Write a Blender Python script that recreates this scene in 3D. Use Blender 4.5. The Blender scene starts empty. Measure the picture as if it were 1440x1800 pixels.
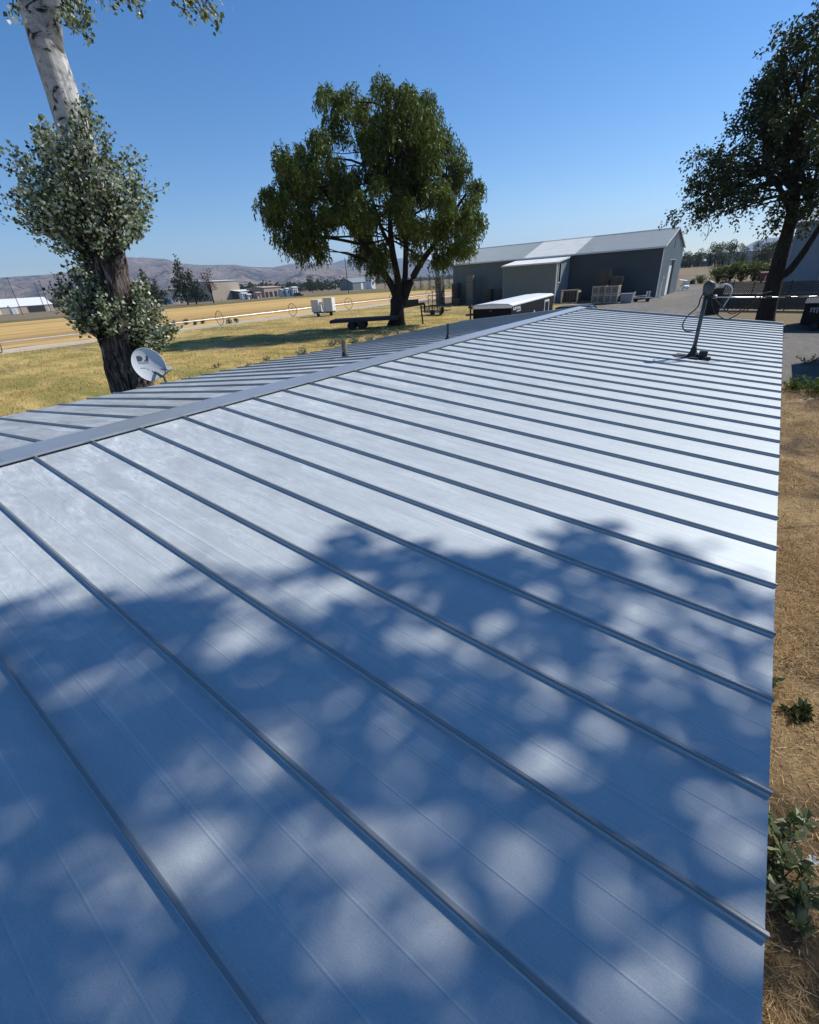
import bpy, bmesh, math, random
import numpy as np
from mathutils import Vector, Matrix, noise

random.seed(7)
rng = np.random.default_rng(7)
SC = bpy.context.scene
COL = SC.collection
R = math.radians

# ---------------------------------------------------------------- camera
FPX, PSI, PITCH, ROLL = 776.7, 0.6669, 0.4820, -0.0685
CAM = Vector((4.534, 0.0, 4.029))
_F = Vector((-math.sin(PSI) * math.cos(PITCH), math.cos(PSI) * math.cos(PITCH), -math.sin(PITCH)))
_R0 = Vector((math.cos(PSI), math.sin(PSI), 0.0))
_U0 = _R0.cross(_F)
_R = _R0 * math.cos(ROLL) + _U0 * math.sin(ROLL)
_U = _U0 * math.cos(ROLL) - _R0 * math.sin(ROLL)
cd = bpy.data.cameras.new('camera')
cam = bpy.data.objects.new('camera', cd)
COL.objects.link(cam)
cd.sensor_fit = 'HORIZONTAL'
cd.sensor_width = 36.0
cd.lens = 36.0 * FPX / 1440.0
cd.clip_start = 0.05
cd.clip_end = 40000.0
cam.matrix_world = Matrix(((_R.x, _U.x, -_F.x, CAM.x), (_R.y, _U.y, -_F.y, CAM.y), (_R.z, _U.z, -_F.z, CAM.z), (0, 0, 0, 1)))
SC.camera = cam

# ---------------------------------------------------------------- sky, sun, exposure
SUN_AZ, SUN_EL = R(29.0), R(45.0)          # azimuth measured from +Y towards +X
SUNV = Vector((math.sin(SUN_AZ) * math.cos(SUN_EL), math.cos(SUN_AZ) * math.cos(SUN_EL), math.sin(SUN_EL)))
W = bpy.data.worlds.new('World')
SC.world = W
W.use_nodes = True
wn = W.node_tree
wn.nodes.clear()
sky = wn.nodes.new('ShaderNodeTexSky')
sky.sky_type = 'NISHITA'
sky.sun_disc = False
sky.sun_elevation = SUN_EL
sky.sun_rotation = SUN_AZ
sky.altitude = 800
sky.air_density = 1.0
sky.dust_density = 0.15
sky.ozone_density = 3.0
bg = wn.nodes.new('ShaderNodeBackground')
bg.inputs['Strength'].default_value = 0.127
wo = wn.nodes.new('ShaderNodeOutputWorld')
hsv = wn.nodes.new('ShaderNodeHueSaturation')      # a phone's rendering of a deep clear sky
hsv.inputs['Saturation'].default_value = 1.33
hsv.inputs['Hue'].default_value = 0.504
wn.links.new(sky.outputs[0], hsv.inputs['Color'])
wn.links.new(hsv.outputs[0], bg.inputs[0])
wn.links.new(bg.outputs[0], wo.inputs[0])
ld = bpy.data.lights.new('sun', 'SUN')
ld.energy = 5.0
ld.angle = R(0.53)
ld.color = (1.0, 0.965, 0.915)
sun = bpy.data.objects.new('sun', ld)
COL.objects.link(sun)
sun.location = (0, 0, 60)
sun.rotation_euler = (-SUNV).to_track_quat('-Z', 'Y').to_euler()
SC.view_settings.view_transform = 'Standard'
SC.view_settings.look = 'None'
SC.view_settings.gamma = 1.0
SC.view_settings.exposure = 0.1
SC.view_settings.use_curve_mapping = False

# ---------------------------------------------------------------- picture helpers (photo pixels, 1440 x 1800)
def ray(x, y):
    return _F + _R * ((x - 720.0) / FPX) - _U * ((y - 900.0) / FPX)
def gp(x, y, z=0.0):
    d = ray(x, y)
    return CAM + d * ((z - CAM.z) / d.z)
def at(x, y, D):
    d = ray(x, y)
    return CAM + d * (D / math.hypot(d.x, d.y))
def mpp(p):
    return (Vector(p) - CAM).dot(_F) / FPX

# ---------------------------------------------------------------- object helpers
ORD = ['first', 'second', 'third', 'fourth', 'fifth', 'sixth', 'seventh', 'eighth', 'ninth', 'tenth', 'eleventh', 'twelfth', 'thirteenth', 'fourteenth', 'fifteenth', 'sixteenth', 'seventeenth', 'eighteenth', 'nineteenth', 'twentieth', 'twenty-first', 'twenty-second']
def tag(o, label=None, cat=None, group=None, kind=None):
    if label: o['label'] = label
    if cat: o['category'] = cat
    if group: o['group'] = group
    if kind: o['kind'] = kind
    return o
def thing(name, label, cat, loc=(0, 0, 0), rz=0.0, group=None):
    o = bpy.data.objects.new(name, None)
    o.empty_display_size = 0.2
    COL.objects.link(o)
    o.location = loc
    o.rotation_euler = (0, 0, rz)
    return tag(o, label, cat, group)
def link(name, me, parent=None, loc=None):
    o = bpy.data.objects.new(name, me)
    COL.objects.link(o)
    if parent: o.parent = parent
    if loc is not None: o.location = loc
    return o
def copy_tree(o, parent=None):
    c = o.copy()
    COL.objects.link(c)
    c.parent = parent
    for ch in [k for k in bpy.data.objects if k.parent == o]:
        copy_tree(ch, c)
    return c

class MB:
    """collects simple shapes into one mesh"""
    def __init__(s): s.v, s.f = [], []
    def add(s, vs, fs):
        b = len(s.v)
        s.v += [tuple(v) for v in vs]
        s.f += [tuple(i + b for i in f) for f in fs]
        return s
    def hexa(s, p):
        return s.add(p, [(0, 3, 2, 1), (4, 5, 6, 7), (0, 1, 5, 4), (1, 2, 6, 5), (2, 3, 7, 6), (3, 0, 4, 7)])
    def box(s, a, b):
        (x0, y0, z0), (x1, y1, z1) = a, b
        return s.hexa([(x0, y0, z0), (x1, y0, z0), (x1, y1, z0), (x0, y1, z0), (x0, y0, z1), (x1, y0, z1), (x1, y1, z1), (x0, y1, z1)])
    def bar(s, p, q, w, h, up=(0, 0, 1)):
        p, q = Vector(p), Vector(q)
        d = (q - p).normalized()
        sd = d.cross(Vector(up))
        if sd.length < 1e-4: sd = d.cross(Vector((1, 0, 0)))
        sd.normalize()
        u = sd.cross(d)
        sd, u = sd * w / 2, u * h / 2
        return s.hexa([p - sd - u, p + sd - u, q + sd - u, q - sd - u, p - sd + u, p + sd + u, q + sd + u, q - sd + u])
    def tube(s, pts, rad, n=8, cap=True):
        pts = [Vector(p) for p in pts]
        if not hasattr(rad, '__len__'): rad = [rad] * len(pts)
        b = len(s.v)
        ref = Vector((0.31, 0.22, 0.92))
        for i, p in enumerate(pts):
            d = (pts[min(i + 1, len(pts) - 1)] - pts[max(i - 1, 0)])
            d = d.normalized() if d.length > 1e-9 else Vector((0, 0, 1))
            a = d.cross(ref if abs(d.dot(ref)) < 0.97 else Vector((1, 0, 0))).normalized()
            c = d.cross(a)
            for k in range(n):
                t = 2 * math.pi * k / n
                s.v.append(tuple(p + (a * math.cos(t) + c * math.sin(t)) * rad[i]))
        for i in range(len(pts) - 1):
            for k in range(n):
                k2 = (k + 1) % n
                s.f.append((b + i * n + k, b + i * n + k2, b + (i + 1) * n + k2, b + (i + 1) * n + k))
        if cap:
            s.f.append(tuple(b + k for k in reversed(range(n))))
            e = b + (len(pts) - 1) * n
            s.f.append(tuple(e + k for k in range(n)))
        return s
    def ring(s, c, axis, r, tr, n=28, m=6):
        c, axis = Vector(c), Vector(axis).normalized()
        a = axis.cross(Vector((0.2, 0.1, 0.97))).normalized()
        b2 = axis.cross(a)
        b = len(s.v)
        for i in range(n):
            t = 2 * math.pi * i / n
            rd = a * math.cos(t) + b2 * math.sin(t)
            for k in range(m):
                u = 2 * math.pi * k / m
                s.v.append(tuple(c + rd * (r + tr * math.cos(u)) + axis * tr * math.sin(u)))
        for i in range(n):
            for k in range(m):
                i2, k2 = (i + 1) % n, (k + 1) % m
                s.f.append((b + i * m + k, b + i2 * m + k, b + i2 * m + k2, b + i * m + k2))
        return s
    def prism(s, poly, d):
        d = Vector(d)
        n = len(poly)
        v = [Vector(p) for p in poly] + [Vector(p) + d for p in poly]
        return s.add(v, [tuple(reversed(range(n))), tuple(range(n, 2 * n))] + [(i, (i + 1) % n, n + (i + 1) % n, n + i) for i in range(n)])
    def mesh(s, name, mat, smooth=False):
        me = bpy.data.meshes.new(name)
        me.from_pydata(s.v, [], s.f)
        if mat: me.materials.append(mat)
        if smooth: me.polygons.foreach_set('use_smooth', [True] * len(me.polygons))
        me.update()
        return me
    def build(s, name, mat, parent=None, smooth=False, loc=None):
        return link(name, s.mesh(name, mat, smooth), parent, loc)

def np_mesh(name, V, k, mat):
    """V: (N, k, 3) array of separate polygons with k corners"""
    V = np.asarray(V, dtype=np.float32)
    n = V.shape[0]
    me = bpy.data.meshes.new(name)
    me.vertices.add(n * k)
    me.vertices.foreach_set('co', V.reshape(-1))
    me.loops.add(n * k)
    me.loops.foreach_set('vertex_index', np.arange(n * k, dtype=np.int32))
    me.polygons.add(n)
    me.polygons.foreach_set('loop_start', np.arange(0, n * k, k, dtype=np.int32))
    me.polygons.foreach_set('loop_total', np.full(n, k, dtype=np.int32))
    me.materials.append(mat)
    me.update(calc_edges=True)
    return me
def unit(a):
    return a / np.maximum(np.linalg.norm(a, axis=-1, keepdims=True), 1e-9)
def leaf_quads(P, A, L, Wd, fold=0.25):
    n = len(P)
    A = unit(A)
    S = unit(np.cross(A, rng.normal(size=(n, 3))))
    N = np.cross(S, A)
    L = np.asarray(L).reshape(-1, 1) * np.ones((n, 1))
    Wd = np.asarray(Wd).reshape(-1, 1) * np.ones((n, 1))
    m = P + A * L * 0.42
    V = np.empty((n, 4, 3))
    V[:, 0] = P
    V[:, 1] = m + S * Wd / 2 + N * Wd * fold
    V[:, 2] = P + A * L
    V[:, 3] = m - S * Wd / 2 + N * Wd * fold
    return V

# ---------------------------------------------------------------- materials
class NT:
    def __init__(s, name):
        s.m = bpy.data.materials.new(name)
        s.m.use_nodes = True
        s.t = s.m.node_tree
        s.t.nodes.clear()
        s.out = s.n('ShaderNodeOutputMaterial')
        s.co = s.n('ShaderNodeTexCoord')
    def n(s, t, **kw):
        x = s.t.nodes.new(t)
        for k, v in kw.items():
            if hasattr(x, k): setattr(x, k, v)
            else: x.inputs[k].default_value = v
        return x
    def l(s, a, b): s.t.links.new(a, b)
    def map(s, scale=(1, 1, 1), rot=(0, 0, 0), src=None):
        m = s.n('ShaderNodeMapping')
        m.inputs['Scale'].default_value = scale
        m.inputs['Rotation'].default_value = rot
        s.l(src or s.co.outputs['Object'], m.inputs[0])
        return m.outputs[0]
    def noise(s, scale, vec=None, detail=4, rough=0.55, dist=0.0):
        x = s.n('ShaderNodeTexNoise')
        x.inputs['Scale'].default_value = scale
        x.inputs['Detail'].default_value = detail
        x.inputs['Roughness'].default_value = rough
        x.inputs['Distortion'].default_value = dist
        s.l(vec or s.co.outputs['Object'], x.inputs['Vector'])
        return x.outputs['Fac']
    def ramp(s, fac, stops, interp='LINEAR'):
        r = s.n('ShaderNodeValToRGB')
        r.color_ramp.interpolation = interp
        e = r.color_ramp.elements
        while len(e) < len(stops): e.new(0.5)
        for el, (p, c) in zip(e, stops):
            el.position = p
            el.color = tuple(c) + (1,) if hasattr(c, '__len__') else (c, c, c, 1)
        s.l(fac, r.inputs[0])
        return r.outputs[0]
    def mix(s, fac, a, b, blend='MIX'):
        x = s.n('ShaderNodeMix', data_type='RGBA', blend_type=blend)
        for sock, val in ((0, fac), (6, a), (7, b)):
            if hasattr(val, 'links'): s.l(val, x.inputs[sock])
            elif hasattr(val, '__len__'): x.inputs[sock].default_value = tuple(val) + (1,)
            else: x.inputs[sock].default_value = val
        return x.outputs[2]
    def math(s, op, a, b=0.0):
        x = s.n('ShaderNodeMath', operation=op)
        for i, v in enumerate((a, b)):
            if hasattr(v, 'links'): s.l(v, x.inputs[i])
            else: x.inputs[i].default_value = v
        return x.outputs[0]
    def bump(s, h, strength=0.3, dist=0.01, normal=None):
        b = s.n('ShaderNodeBump')
        b.inputs['Strength'].default_value = strength
        b.inputs['Distance'].default_value = dist
        s.l(h, b.inputs['Height'])
        if normal: s.l(normal, b.inputs['Normal'])
        return b.outputs[0]
    def pbr(s, col, rough=0.8, metal=0.0, normal=None, spec=0.5, **kw):
        p = s.n('ShaderNodeBsdfPrincipled')
        for sock, val in (('Base Color', col), ('Roughness', rough), ('Metallic', metal), ('Specular IOR Level', spec)):
            if hasattr(val, 'links'): s.l(val, p.inputs[sock])
            elif hasattr(val, '__len__'): p.inputs[sock].default_value = tuple(val) + (1,)
            else: p.inputs[sock].default_value = val
        for k, v in kw.items(): p.inputs[k.replace('_', ' ')].default_value = v
        if normal: s.l(normal, p.inputs['Normal'])
        s.l(p.outputs[0], s.out.inputs[0])
        return s.m

def plain(name, c, rough=0.7, metal=0.0, var=0.25, scale=6.0, bump=0.0, spec=0.5):
    t = NT(name)
    f = t.noise(scale, detail=6)
    col = t.mix(t.ramp(f, [(0.25, 0.0), (0.75, 1.0)]), tuple(x * (1 - var) for x in c), tuple(min(1, x * (1 + var)) for x in c))
    nrm = t.bump(t.noise(scale * 5, detail=3), bump, 0.01) if bump else None
    return t.pbr(col, rough, metal, nrm, spec)

def leaf_mat(name, stops, trans=0.35, back=None, rough=0.5, tcol=None):
    t = NT(name)
    g = t.n('ShaderNodeNewGeometry')
    col = t.ramp(g.outputs['Random Per Island'], stops)
    if back is not None:
        col = t.mix(g.outputs['Backfacing'], col, back)
    p = t.n('ShaderNodeBsdfPrincipled')
    t.l(col, p.inputs['Base Color'])
    p.inputs['Roughness'].default_value = rough
    p.inputs['Specular IOR Level'].default_value = 0.35
    tr = t.n('ShaderNodeBsdfTranslucent')
    t.l(t.mix(0.5, col, tcol or (0.10, 0.14, 0.02)), tr.inputs[0])
    mx = t.n('ShaderNodeMixShader')
    mx.inputs[0].default_value = trans
    t.l(p.outputs[0], mx.inputs[1])
    t.l(tr.outputs[0], mx.inputs[2])
    t.l(mx.outputs[0], t.out.inputs[0])
    return t.m

def m_roof(name='galvalume_steel', dirt=0.0):
    t = NT(name)
    oi = t.n('ShaderNodeObjectInfo')
    vadd = t.n('ShaderNodeVectorMath', operation='ADD')
    sc = t.n('ShaderNodeVectorMath', operation='SCALE')
    comb = t.n('ShaderNodeCombineXYZ')
    t.l(oi.outputs['Random'], comb.inputs[0]); t.l(oi.outputs['Random'], comb.inputs[1]); t.l(oi.outputs['Random'], comb.inputs[2])
    t.l(comb.outputs[0], sc.inputs[0]); sc.inputs['Scale'].default_value = 37.0
    t.l(t.co.outputs['Object'], vadd.inputs[0]); t.l(sc.outputs[0], vadd.inputs[1])
    v = vadd.outputs[0]
    # wiped dusty clouds, strongest towards the ridge
    cloud = t.noise(2.2, t.map((0.8, 1.6, 1), src=v), 7, 0.62, 1.2)
    smear = t.noise(9.0, t.map((0.6, 2.0, 1), rot=(0, 0, 0.6), src=v), 6, 0.7, 2.5)
    sep = t.n('ShaderNodeSeparateXYZ'); t.l(t.co.outputs['Object'], sep.inputs[0])
    up = t.ramp(t.math('MULTIPLY', t.math('ABSOLUTE', sep.outputs[0]), 0.2), [(0.0, 1.0), (0.55, 0.35), (1.0, 0.15)])
    dust = t.math('MULTIPLY', t.ramp(cloud, [(0.38, 0.0), (0.64, 1.0)]), t.ramp(smear, [(0.38, 0.1), (0.64, 1.0)]))
    dust = t.math('MULTIPLY', dust, up)
    lines = t.ramp(t.noise(1.0, t.map((0.35, 75.0, 1), src=v), 2, 0.5), [(0.62, 0.0), (0.70, 1.0)])
    lines2 = t.ramp(t.noise(1.0, t.map((0.5, 110.0, 1), rot=(0, 0, 0.004), src=v), 2, 0.5), [(0.28, 1.0), (0.34, 0.0)])
    spangle = t.noise(420.0, v, 2, 0.8)
    fine = t.noise(1.0, t.map((3.0, 240.0, 1), src=v), 3, 0.7)
    base = t.mix(t.ramp(spangle, [(0.3, 0.0), (0.7, 1.0)]), (0.35, 0.385, 0.39), (0.55, 0.59, 0.595))
    base = t.mix(t.math('MULTIPLY', t.ramp(fine, [(0.35, 0.0), (0.8, 1.0)]), 0.12), base, (0.75, 0.77, 0.78))
    base = t.mix(t.math('MULTIPLY', dust, 0.9), base, (0.70, 0.75, 0.76))
    base = t.mix(t.math('MULTIPLY', lines, 0.30), base, (0.80, 0.82, 0.83))
    base = t.mix(t.math('MULTIPLY', lines2, 0.30), base, (0.30, 0.32, 0.33))
    stain = t.ramp(t.noise(3.3, t.map((0.5, 1.4, 1), rot=(0, 0, -0.4), src=v), 7, 0.7, 1.6), [(0.40, 1.0), (0.60, 0.0)])
    base = t.mix(t.math('MULTIPLY', t.math('MULTIPLY', stain, up), 0.45), base, (0.30, 0.32, 0.34))
    if dirt:
        dr_ = t.ramp(t.noise(1.6, t.map((0.5, 2.6, 1), src=v), 8, 0.72, 0.8), [(0.36, 1.0), (0.62, 0.0)])
        base = t.mix(t.math('MULTIPLY', dr_, dirt), base, (0.20, 0.185, 0.165))
    rough = t.math('ADD', t.math('MULTIPLY', cloud, 0.12), 0.53)
    rough = t.math('ADD', rough, t.math('MULTIPLY', dust, 0.18))
    metal = t.math('SUBTRACT', 0.23, t.math('MULTIPLY', dust, 0.2))
    n1 = t.bump(spangle, 0.05, 0.002)
    n2 = t.bump(fine, 0.16, 0.001, n1)
    can = t.noise(0.9, t.map((1.2, 3.0, 1), src=v), 2, 0.4)
    n3 = t.bump(can, 0.45, 0.03, n2)
    return t.pbr(base, rough, metal, n3, 0.3)

def m_ground(name, cols, s1=0.15, s2=2.5, s3=30, bump=0.5, patch=None, stretch=(1, 1, 1)):
    t = NT(name)
    v = t.map(stretch)
    a, b, c = t.noise(s1, v, 5, 0.6, 0.6), t.noise(s2, v, 6, 0.7), t.noise(s3, v, 5, 0.75)
    f = t.math('ADD', t.math('MULTIPLY', a, 0.45), t.math('ADD', t.math('MULTIPLY', b, 0.35), t.math('MULTIPLY', c, 0.2)))
    n = len(cols)
    col = t.ramp(f, [(0.33 + 0.34 * i / (n - 1), k) for i, k in enumerate(cols)])
    if patch:
        pc, ps, lo, hi = patch
        col = t.mix(t.ramp(t.noise(ps, v, 4, 0.6, 0.8), [(lo, 0.0), (hi, 1.0)]), col, pc)
    col = t.mix(t.ramp(c, [(0.35, 0.55), (0.6, 0.0)]), col, tuple(x * 0.45 for x in cols[0]))
    return t.pbr(col, 0.95, 0.0, t.bump(c, bump, 0.05, t.bump(b, bump, 0.12)), 0.15)

def m_lawn():
    t = NT('patchy_dry_lawn')
    v = t.map((0.55, 1.0, 1))
    big, mid, fine = t.noise(0.09, v, 5, 0.62, 0.8), t.noise(0.55, v, 6, 0.68, 0.5), t.noise(14, v, 5, 0.75)
    g2, br = t.noise(0.16, t.map((0.4, 1.2, 1), rot=(0, 0, 0.5)), 6, 0.65, 1.0), t.noise(0.075, t.map((0.7, 1.0, 1), rot=(0, 0, 1.1)), 5, 0.6, 0.6)
    f = t.math('ADD', t.math('MULTIPLY', mid, 0.6), t.math('MULTIPLY', fine, 0.4))
    col = t.ramp(f, [(0.34, (0.17, 0.115, 0.04)), (0.45, (0.38, 0.27, 0.09)), (0.56, (0.56, 0.41, 0.15)), (0.68, (0.68, 0.53, 0.24))])
    col = t.mix(t.ramp(br, [(0.52, 0.0), (0.62, 0.85)]), col, t.mix(fine, (0.20, 0.13, 0.075), (0.46, 0.33, 0.20)))
    green = t.math('MULTIPLY', t.ramp(g2, [(0.47, 0.0), (0.60, 0.85)]), t.ramp(mid, [(0.35, 0.4), (0.6, 1.0)]))
    col = t.mix(green, col, t.mix(fine, (0.07, 0.085, 0.02), (0.24, 0.24, 0.06)))
    return t.pbr(col, 0.95, 0.0, t.bump(fine, 0.7, 0.05, t.bump(mid, 0.6, 0.15)), 0.1)

def m_trunk_pale():
    t = NT('poplar_bark')
    sep = t.n('ShaderNodeSeparateXYZ'); t.l(t.co.outputs['Object'], sep.inputs[0])
    rg = t.noise(3.0, t.map((5, 5, 0.9)), 6, 0.7, 1.0)
    dark = t.ramp(rg, [(0.36, (0.012, 0.009, 0.007)), (0.5, (0.075, 0.058, 0.048)), (0.66, (0.30, 0.25, 0.215))])
    sm = t.noise(2.5, t.map((1, 1, 1.6)), 6, 0.65, 0.8)
    pale = t.ramp(sm, [(0.35, (0.30, 0.28, 0.25)), (0.5, (0.56, 0.54, 0.50)), (0.7, (0.72, 0.70, 0.66))])
    band = t.noise(2.0, t.map((1.3, 1.3, 2.3)), 5, 0.65, 2.2)
    pale = t.mix(t.ramp(band, [(0.56, 0.0), (0.62, 1.0)]), pale, (0.045, 0.04, 0.035))
    h = t.math('ADD', t.math('MULTIPLY', sep.outputs[2], 0.1), t.math('MULTIPLY', t.math('SUBTRACT', sm, 0.5), 0.25))
    col = t.mix(t.ramp(h, [(0.50, 0.0), (0.66, 1.0)]), dark, pale)
    return t.pbr(col, 0.9, 0.0, t.bump(rg, 0.8, 0.05), 0.2)

def m_bark(name, c):
    t = NT(name)
    rg = t.noise(2.5, t.map((4, 4, 0.7)), 6, 0.7, 0.8)
    col = t.ramp(rg, [(0.3, tuple(x * 0.35 for x in c)), (0.7, tuple(x * 1.4 for x in c))])
    return t.pbr(col, 0.95, 0.0, t.bump(rg, 0.8, 0.06), 0.15)

def m_hill(name, lo, hi, spot, s=1.0, thr=(0.56, 0.62)):
    t = NT(name)
    a = t.noise(0.0022 * s, None, 8, 0.68, 0.6)
    b = t.noise(0.0075 * s, None, 6, 0.7)
    c = t.noise(0.0024 * s, None, 4, 0.6)
    col = t.mix(t.ramp(a, [(0.35, 0.0), (0.65, 1.0)]), lo, hi)
    m = t.math('MULTIPLY', t.ramp(b, [(thr[0], 0.0), (thr[1], 1.0)]), t.ramp(c, [(0.42, 0.0), (0.6, 1.0)]))
    col = t.mix(m, col, spot)
    return t.pbr(col, 1.0, 0.0, t.bump(b, 0.9, 60.0, t.bump(a, 0.9, 260.0)), 0.0)

M = {}
M['roof'] = m_roof()
M['roof_far'] = m_roof('dirty_galvalume_steel', 0.55)
M['trim'] = plain('galvalume_trim', (0.45, 0.48, 0.50), 0.42, 0.65, 0.06, 3.0)
M['seam'] = plain('galvalume_seam', (0.27, 0.28, 0.285), 0.45, 0.35, 0.08, 3.0)
M['siding'] = plain('house_siding', (0.42, 0.40, 0.36), 0.7, 0, 0.08, 2.0)
M['lawn'] = m_lawn()
M['earth'] = m_ground('dry_earth', [(0.15, 0.105, 0.065), (0.26, 0.19, 0.11), (0.34, 0.25, 0.15)], 0.02, 0.4, 6, 0.4, ((0.20, 0.17, 0.09), 0.012, 0.5, 0.62))
M['straw_ground'] = m_ground('straw_littered_earth', [(0.17, 0.115, 0.06), (0.38, 0.255, 0.125), (0.57, 0.40, 0.20), (0.70, 0.52, 0.28)], 0.5, 5, 60, 0.8, ((0.15, 0.105, 0.065), 0.45, 0.50, 0.60))
M['gravel'] = m_ground('grey_gravel', [(0.125, 0.112, 0.095), (0.215, 0.195, 0.168), (0.32, 0.29, 0.25)], 0.12, 2.0, 24, 0.5, ((0.24, 0.20, 0.15), 0.09, 0.55, 0.66), (1, 0.35, 1))
M['wheat'] = m_ground('ripe_field', [(0.52, 0.33, 0.115), (0.66, 0.43, 0.155), (0.74, 0.50, 0.20)], 0.05, 0.5, 3.5, 0.5, ((0.40, 0.25, 0.09), 0.05, 0.50, 0.60), (0.6, 0.05, 1))
M['pale_strip'] = m_ground('pale_stubble', [(0.46, 0.37, 0.25), (0.62, 0.51, 0.36), (0.74, 0.63, 0.47)], 0.06, 0.6, 5, 0.3, None, (1, 0.12, 1))
M['verge'] = m_ground('olive_verge', [(0.10, 0.10, 0.035), (0.17, 0.155, 0.055), (0.28, 0.22, 0.10)], 0.03, 0.3, 3, 0.3, None, (1, 0.1, 1))
M['road'] = plain('worn_asphalt', (0.12, 0.115, 0.11), 0.9, 0, 0.2, 1.0)
M['poplar_bark'] = m_trunk_pale()
M['bark'] = m_bark('dark_bark', (0.042, 0.034, 0.026))
M['poplar_leaf'] = leaf_mat('silver_poplar_leaf', [(0.0, (0.030, 0.050, 0.014)), (0.5, (0.095, 0.135, 0.040)), (1.0, (0.22, 0.25, 0.11))], 0.34, (0.50, 0.54, 0.40), 0.36)
M['willow_leaf'] = leaf_mat('willow_leaf', [(0.0, (0.034, 0.056, 0.008)), (0.5, (0.085, 0.120, 0.014)), (1.0, (0.20, 0.235, 0.035))], 0.40)
M['elm_leaf'] = leaf_mat('elm_leaf', [(0.0, (0.018, 0.028, 0.009)), (0.6, (0.034, 0.050, 0.014)), (1.0, (0.07, 0.09, 0.022))], 0.18, None, 0.6)
M['far_leaf'] = leaf_mat('far_tree_leaf', [(0.0, (0.022, 0.034, 0.014)), (0.6, (0.04, 0.055, 0.02)), (1.0, (0.075, 0.085, 0.03))], 0.2)
M['pine_leaf'] = leaf_mat('pine_needles', [(0.0, (0.016, 0.026, 0.012)), (0.6, (0.034, 0.045, 0.02)), (1.0, (0.065, 0.07, 0.03))], 0.1)
M['dead_leaf'] = leaf_mat('thin_russet_twigs', [(0.0, (0.06, 0.035, 0.025)), (1.0, (0.15, 0.09, 0.06))], 0.1)
M['bush_leaf'] = leaf_mat('willow_bush_leaf', [(0.0, (0.07, 0.09, 0.018)), (0.5, (0.13, 0.15, 0.03)), (1.0, (0.20, 0.21, 0.05))], 0.4)
M['weed_leaf'] = leaf_mat('weed_leaf', [(0.0, (0.09, 0.12, 0.05)), (0.5, (0.20, 0.235, 0.12)), (1.0, (0.36, 0.39, 0.25))], 0.35)
M['green_weed'] = leaf_mat('green_weed_leaf', [(0.0, (0.05, 0.09, 0.012)), (1.0, (0.13, 0.19, 0.03))], 0.4)
M['sage_leaf'] = leaf_mat('grey_weed_leaf', [(0.0, (0.10, 0.13, 0.08)), (1.0, (0.30, 0.34, 0.24))], 0.25)
M['grass_blade'] = leaf_mat('dry_grass_blade', [(0.0, (0.19, 0.17, 0.04)), (0.3, (0.46, 0.32, 0.09)), (0.8, (0.66, 0.47, 0.16)), (1.0, (0.76, 0.58, 0.26))], 0.3, None, 0.7, (0.35, 0.27, 0.10))
M['green_blade'] = leaf_mat('green_grass_blade', [(0.0, (0.06, 0.08, 0.018)), (0.6, (0.13, 0.15, 0.035)), (1.0, (0.28, 0.26, 0.07))], 0.35)
M['straw'] = leaf_mat('straw_blade', [(0.0, (0.20, 0.105, 0.035)), (0.4, (0.46, 0.30, 0.13)), (0.8, (0.68, 0.48, 0.24)), (1.0, (0.85, 0.66, 0.38))], 0.2, None, 0.7, (0.35, 0.25, 0.10))
M['steel_wall'] = plain('painted_steel_siding', (0.17, 0.20, 0.195), 0.55, 0.1, 0.06, 0.8)
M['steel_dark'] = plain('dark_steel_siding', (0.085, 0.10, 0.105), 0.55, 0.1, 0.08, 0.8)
M['steel_gable'] = plain('pale_steel_siding', (0.34, 0.385, 0.375), 0.55, 0.1, 0.05, 0.8)
M['steel_roof'] = plain('grey_steel_roofing', (0.25, 0.285, 0.285), 0.5, 0.2, 0.06, 0.6)
M['steel_roof_new'] = plain('pale_steel_roofing', (0.55, 0.56, 0.54), 0.6, 0.05, 0.10, 0.9)
M['white'] = plain('white_paint', (0.74, 0.74, 0.72), 0.5, 0, 0.04, 2.0)
M['offwhite'] = plain('weathered_white', (0.60, 0.60, 0.57), 0.6, 0, 0.10, 3.0)
M['black'] = plain('black_paint', (0.010, 0.010, 0.011), 0.6, 0, 0.2, 2.0, 0.0, 0.15)
M['dark_steel'] = plain('dark_steel', (0.035, 0.035, 0.037), 0.55, 0.3, 0.3, 5.0)
M['rubber'] = plain('black_rubber', (0.018, 0.018, 0.018), 0.8, 0, 0.2, 5.0)
M['zinc'] = plain('galvanised_pipe', (0.07, 0.08, 0.085), 0.55, 0.3, 0.25, 9.0)
M['alu'] = plain('bare_aluminium', (0.72, 0.73, 0.73), 0.35, 0.6, 0.1, 4.0)
M['rusty'] = plain('rust_streaked_pipe', (0.20, 0.17, 0.13), 0.8, 0.15, 0.5, 14.0, 0.3)
M['lead'] = plain('dark_pipe_boot', (0.03, 0.03, 0.032), 0.7, 0.0, 0.3, 10.0)
M['dish'] = plain('satin_grey_dish', (0.55, 0.57, 0.58), 0.45, 0, 0.03, 2.0)
M['print'] = plain('dark_print', (0.06, 0.065, 0.07), 0.6, 0, 0.1, 9.0)
M['faint_print'] = plain('faint_grey_print', (0.36, 0.38, 0.40), 0.6, 0, 0.1, 9.0)
M['wood'] = plain('weathered_wood', (0.21, 0.19, 0.16), 0.85, 0, 0.3, 3.0)
M['wood_dark'] = plain('old_dark_wood', (0.085, 0.075, 0.062), 0.9, 0, 0.35, 3.0)
M['wood_pale'] = plain('pale_new_wood', (0.50, 0.45, 0.36), 0.8, 0, 0.15, 3.0)
M['deck'] = plain('dark_deck_planks', (0.055, 0.055, 0.055), 0.8, 0, 0.3, 2.0)
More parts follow.
